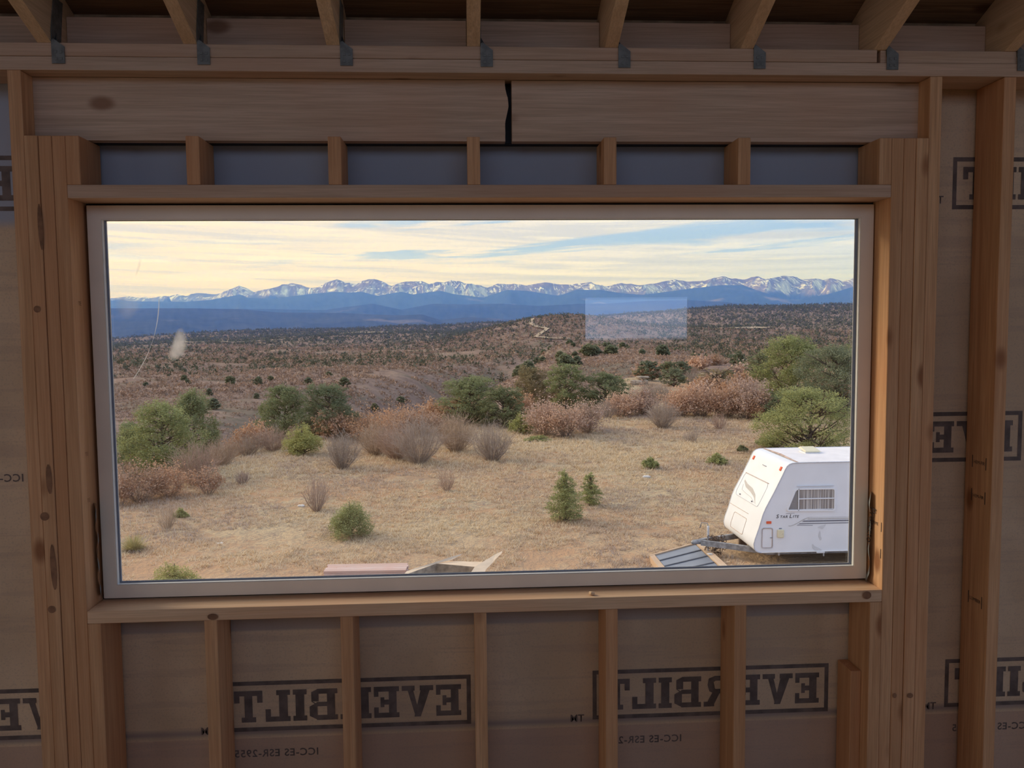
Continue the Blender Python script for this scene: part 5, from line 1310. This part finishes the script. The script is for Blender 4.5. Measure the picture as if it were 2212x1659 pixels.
# wheels, frame and stabiliser
for xx in (3.55, 4.35):
    for yy in (.12, TW_ - .32):
        bm = bmesh.new(); bmesh.ops.create_cone(bm, cap_ends=True, segments=28, radius1=.34, radius2=.34, depth=.20)
        bmesh.ops.bevel(bm, geom=[e for e in bm.edges if abs(e.verts[0].co.z - e.verts[1].co.z) < .01], offset=.03, segments=2, affect='EDGES')
        bmesh.ops.rotate(bm, matrix=Matrix.Rotation(math.pi / 2, 3, 'X'), verts=bm.verts); me = bpy.data.meshes.new('wheel'); bm.to_mesh(me); bm.free(); me.materials.append(M_tyre)
        wo_ = link('wheel', me, tl, (xx, yy + .1, -.11))
        bm = bmesh.new(); bmesh.ops.create_cone(bm, cap_ends=True, segments=20, radius1=.19, radius2=.15, depth=.05); bmesh.ops.rotate(bm, matrix=Matrix.Rotation(math.pi / 2 * (1 if yy < 1 else -1), 3, 'X'), verts=bm.verts)
        me = bpy.data.meshes.new('hub'); bm.to_mesh(me); bm.free(); me.materials.append(M_trim); link('hub', me, wo_, (0, -.10 if yy < 1 else .10, 0))
lbox('stabiliser', .58, .62, .25, .29, -.17, -.01, M_trim); lbox('stabiliser', 1.72, 1.75, .2, .23, -.2, -.01, M_trim)
lbox('chassis_rail', .3, TL - .2, .32, .40, -.16, -.012, M_steel); lbox('chassis_rail', .3, TL - .2, 2.0, 2.08, -.16, -.012, M_steel)

# ================================================================ things lying on the ground below the window
GZ = lambda x, y: float(height(np.array(x), np.array(y)))
M_pinkwood = wood('pink_decking', 0, (0.66, 0.47, 0.40), (0.78, 0.60, 0.52), knots=False)
g_ = random.Random(8)
lz = GZ(-1.4, 18.1) + .01
for lay in range(2):
    for k in range(4):
        y0 = 17.80 + k * .155; e = g_.uniform(-.02, .02)
        o = box('deck_board', -2.45 + e + .02 * k * 0, -.42 + e, y0, y0 + .148, lz + lay * .06, lz + lay * .06 + .055, M_pinkwood, bev=.003, rot=(0, 0, -.03))
        nm = ('front', 'second', 'third', 'rear')[k]; tag(o, f'pink plank, {nm} of {("lower", "upper")[lay]} layer, in the pile left of the cardboard box', 'plank', 'planks piled on the ground')
M_card = plain('cardboard', (0.72, 0.55, 0.38), 0.85, var=0.06, nscale=4)
M_cardshade = plain('cardboard_shaded', (0.36, 0.28, 0.20), 0.9, var=0.35, nscale=6)  # darker copy of the cardboard: shade inside the box put into the colour
bz = GZ(.8, 16.4) ; tz = -5.6 + 1.65; 
A, B_q, C_q, D_q = (-.36, 15.9), (.36, 16.79), (1.26, 16.44), (1.12, 15.75)
cb = empty('cardboard_box', (.6, 16.3, bz)); tag(cb, 'large torn-open cardboard box with flaps raised, at the bottom edge of the glass', 'box')
def sheet(name, P, m, thick=.008, parent=cb):
    me = mesh(name, [tuple(Vector(p) - cb.location) for p in P], [tuple(range(len(P)))] if len(P) < 5 else [tuple(range(len(P)))], m)
    o = link(name, me, parent); md = o.modifiers.new('thickness', 'SOLIDIFY'); md.thickness = thick; md.offset = 0; return o
for p, q in ((A, B_q), (B_q, C_q), (C_q, D_q), (D_q, A)):
    sheet('box_side', [(p[0], p[1], bz), (q[0], q[1], bz), (q[0], q[1], tz), (p[0], p[1], tz)], M_cardshade)
sheet('box_bottom', [(*A, bz + .01), (*B_q, bz + .01), (*C_q, bz + .01), (*D_q, bz + .01)], M_cardshade)
def P_(u_, v_, y): # world point from the measured bearings, at distance plane y
    return None
sheet('flap', [(.36, 16.79, tz), (1.26, 16.44, tz), (1.50, 17.02, tz - .06), (.52, 17.14, tz - .04)], M_card)
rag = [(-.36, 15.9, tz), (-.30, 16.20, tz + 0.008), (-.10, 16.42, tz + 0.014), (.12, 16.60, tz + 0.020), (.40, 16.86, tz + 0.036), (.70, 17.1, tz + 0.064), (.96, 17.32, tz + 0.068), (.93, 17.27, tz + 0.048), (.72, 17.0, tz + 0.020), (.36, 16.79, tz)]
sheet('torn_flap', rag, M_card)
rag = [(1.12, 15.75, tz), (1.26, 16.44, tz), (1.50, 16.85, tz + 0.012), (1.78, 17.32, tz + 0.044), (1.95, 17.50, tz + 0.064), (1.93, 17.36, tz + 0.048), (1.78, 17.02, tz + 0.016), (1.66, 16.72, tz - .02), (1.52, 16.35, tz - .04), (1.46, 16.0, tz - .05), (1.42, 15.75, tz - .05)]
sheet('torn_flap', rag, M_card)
# crate of grey metal roofing panels
M_panel = plain('grey_roof_panel', (0.27, 0.285, 0.315), 0.4, metal=.35, var=0.06, nscale=3)
M_rib = plain('dark_panel_seam', (0.09, 0.095, 0.11), 0.5, var=0.1)
M_cratew = wood('crate_wood', 1, (0.62, 0.45, 0.30), (0.76, 0.58, 0.40), knots=False)
ang = math.atan2(19.41 - 18.40, 7.32 - 5.96)
cr_ = empty('panel_crate', (6.62, 18.0, GZ(6.6, 18.0)), 0); tag(cr_, 'wooden crate of grey metal roofing panels lying beside the trailer hitch', 'crate')
Q = [Vector((5.93, 18.38)), Vector((7.30, 19.38)), Vector((7.30, 17.05)), Vector((5.93, 16.4))]
def quad_at(s, t_):   # s along the long side (0 left, 1 right), t_ away from the house
    a = Q[3].lerp(Q[2], s); b = Q[0].lerp(Q[1], s); return a.lerp(b, t_)
def slab4(name, pts, z0, z1, m):
    V = [(p.x - cr_.location.x, p.y - cr_.location.y, z) for z in (z0, z1) for p in pts]
    return link(name, mesh(name, V, [(3, 2, 1, 0), (4, 5, 6, 7), (0, 1, 5, 4), (1, 2, 6, 5), (2, 3, 7, 6), (3, 0, 4, 7)], m), cr_)
n_ = 4
for k in range(n_):
    t0, t1 = k / n_ + .008, (k + 1) / n_ - .008
    slab4('metal_panel', [quad_at(0.02, t0), quad_at(.98, t0), quad_at(.98, t1), quad_at(0.02, t1)], .10, .135, M_panel)
    if k: slab4('panel_rib', [quad_at(0.02, k / n_ - .010), quad_at(.98, k / n_ - .010), quad_at(.98, k / n_ + .010), quad_at(0.02, k / n_ + .010)], .10, .155, M_rib)
slab4('crate_board', [quad_at(-.11, -.02), quad_at(-.0, -.02), quad_at(-.0, 1.02), quad_at(-.11, 1.02)], .0, .16, M_cratew)
slab4('crate_board', [quad_at(1.0, -.02), quad_at(1.14, -.02), quad_at(1.14, 1.02), quad_at(1.0, 1.02)], .0, .16, M_cratew)
slab4('crate_board', [quad_at(-.11, 1.0), quad_at(1.14, 1.0), quad_at(1.14, 1.035), quad_at(-.11, 1.035)], .0, .165, M_cratew)
slab4('crate_floor', [quad_at(-.1, 0), quad_at(1.1, 0), quad_at(1.1, 1.02), quad_at(-.1, 1.02)], .0, .09, M_cratew)
pw = box('paper_scrap', 7.28, 7.42, 18.22, 18.30, cr_.location.z + .165, cr_.location.z + .185, M_white, bev=.002, rot=(.1, .1, .5)); tag(pw, 'white scrap of paper lying on the crate of grey panels', 'paper scrap')
pb = box('plastic_scrap', 3.55, 3.75, 17.55, 17.63, GZ(3.6, 17.6) + .01, GZ(3.6, 17.6) + .04, M_white, bev=.004, rot=(0, 0, .3)); tag(pb, 'small white scrap on the ground right of the cardboard box', 'plastic scrap')
st_ = box('offcut', 7.55, 7.78, 17.9, 18.0, GZ(7.6, 18) + .002, GZ(7.6, 18) + .03, M_cratew, bev=.002, rot=(0, 0, .5)); tag(st_, 'short pale offcut of wood on the ground between crate and trailer', 'wood offcut')
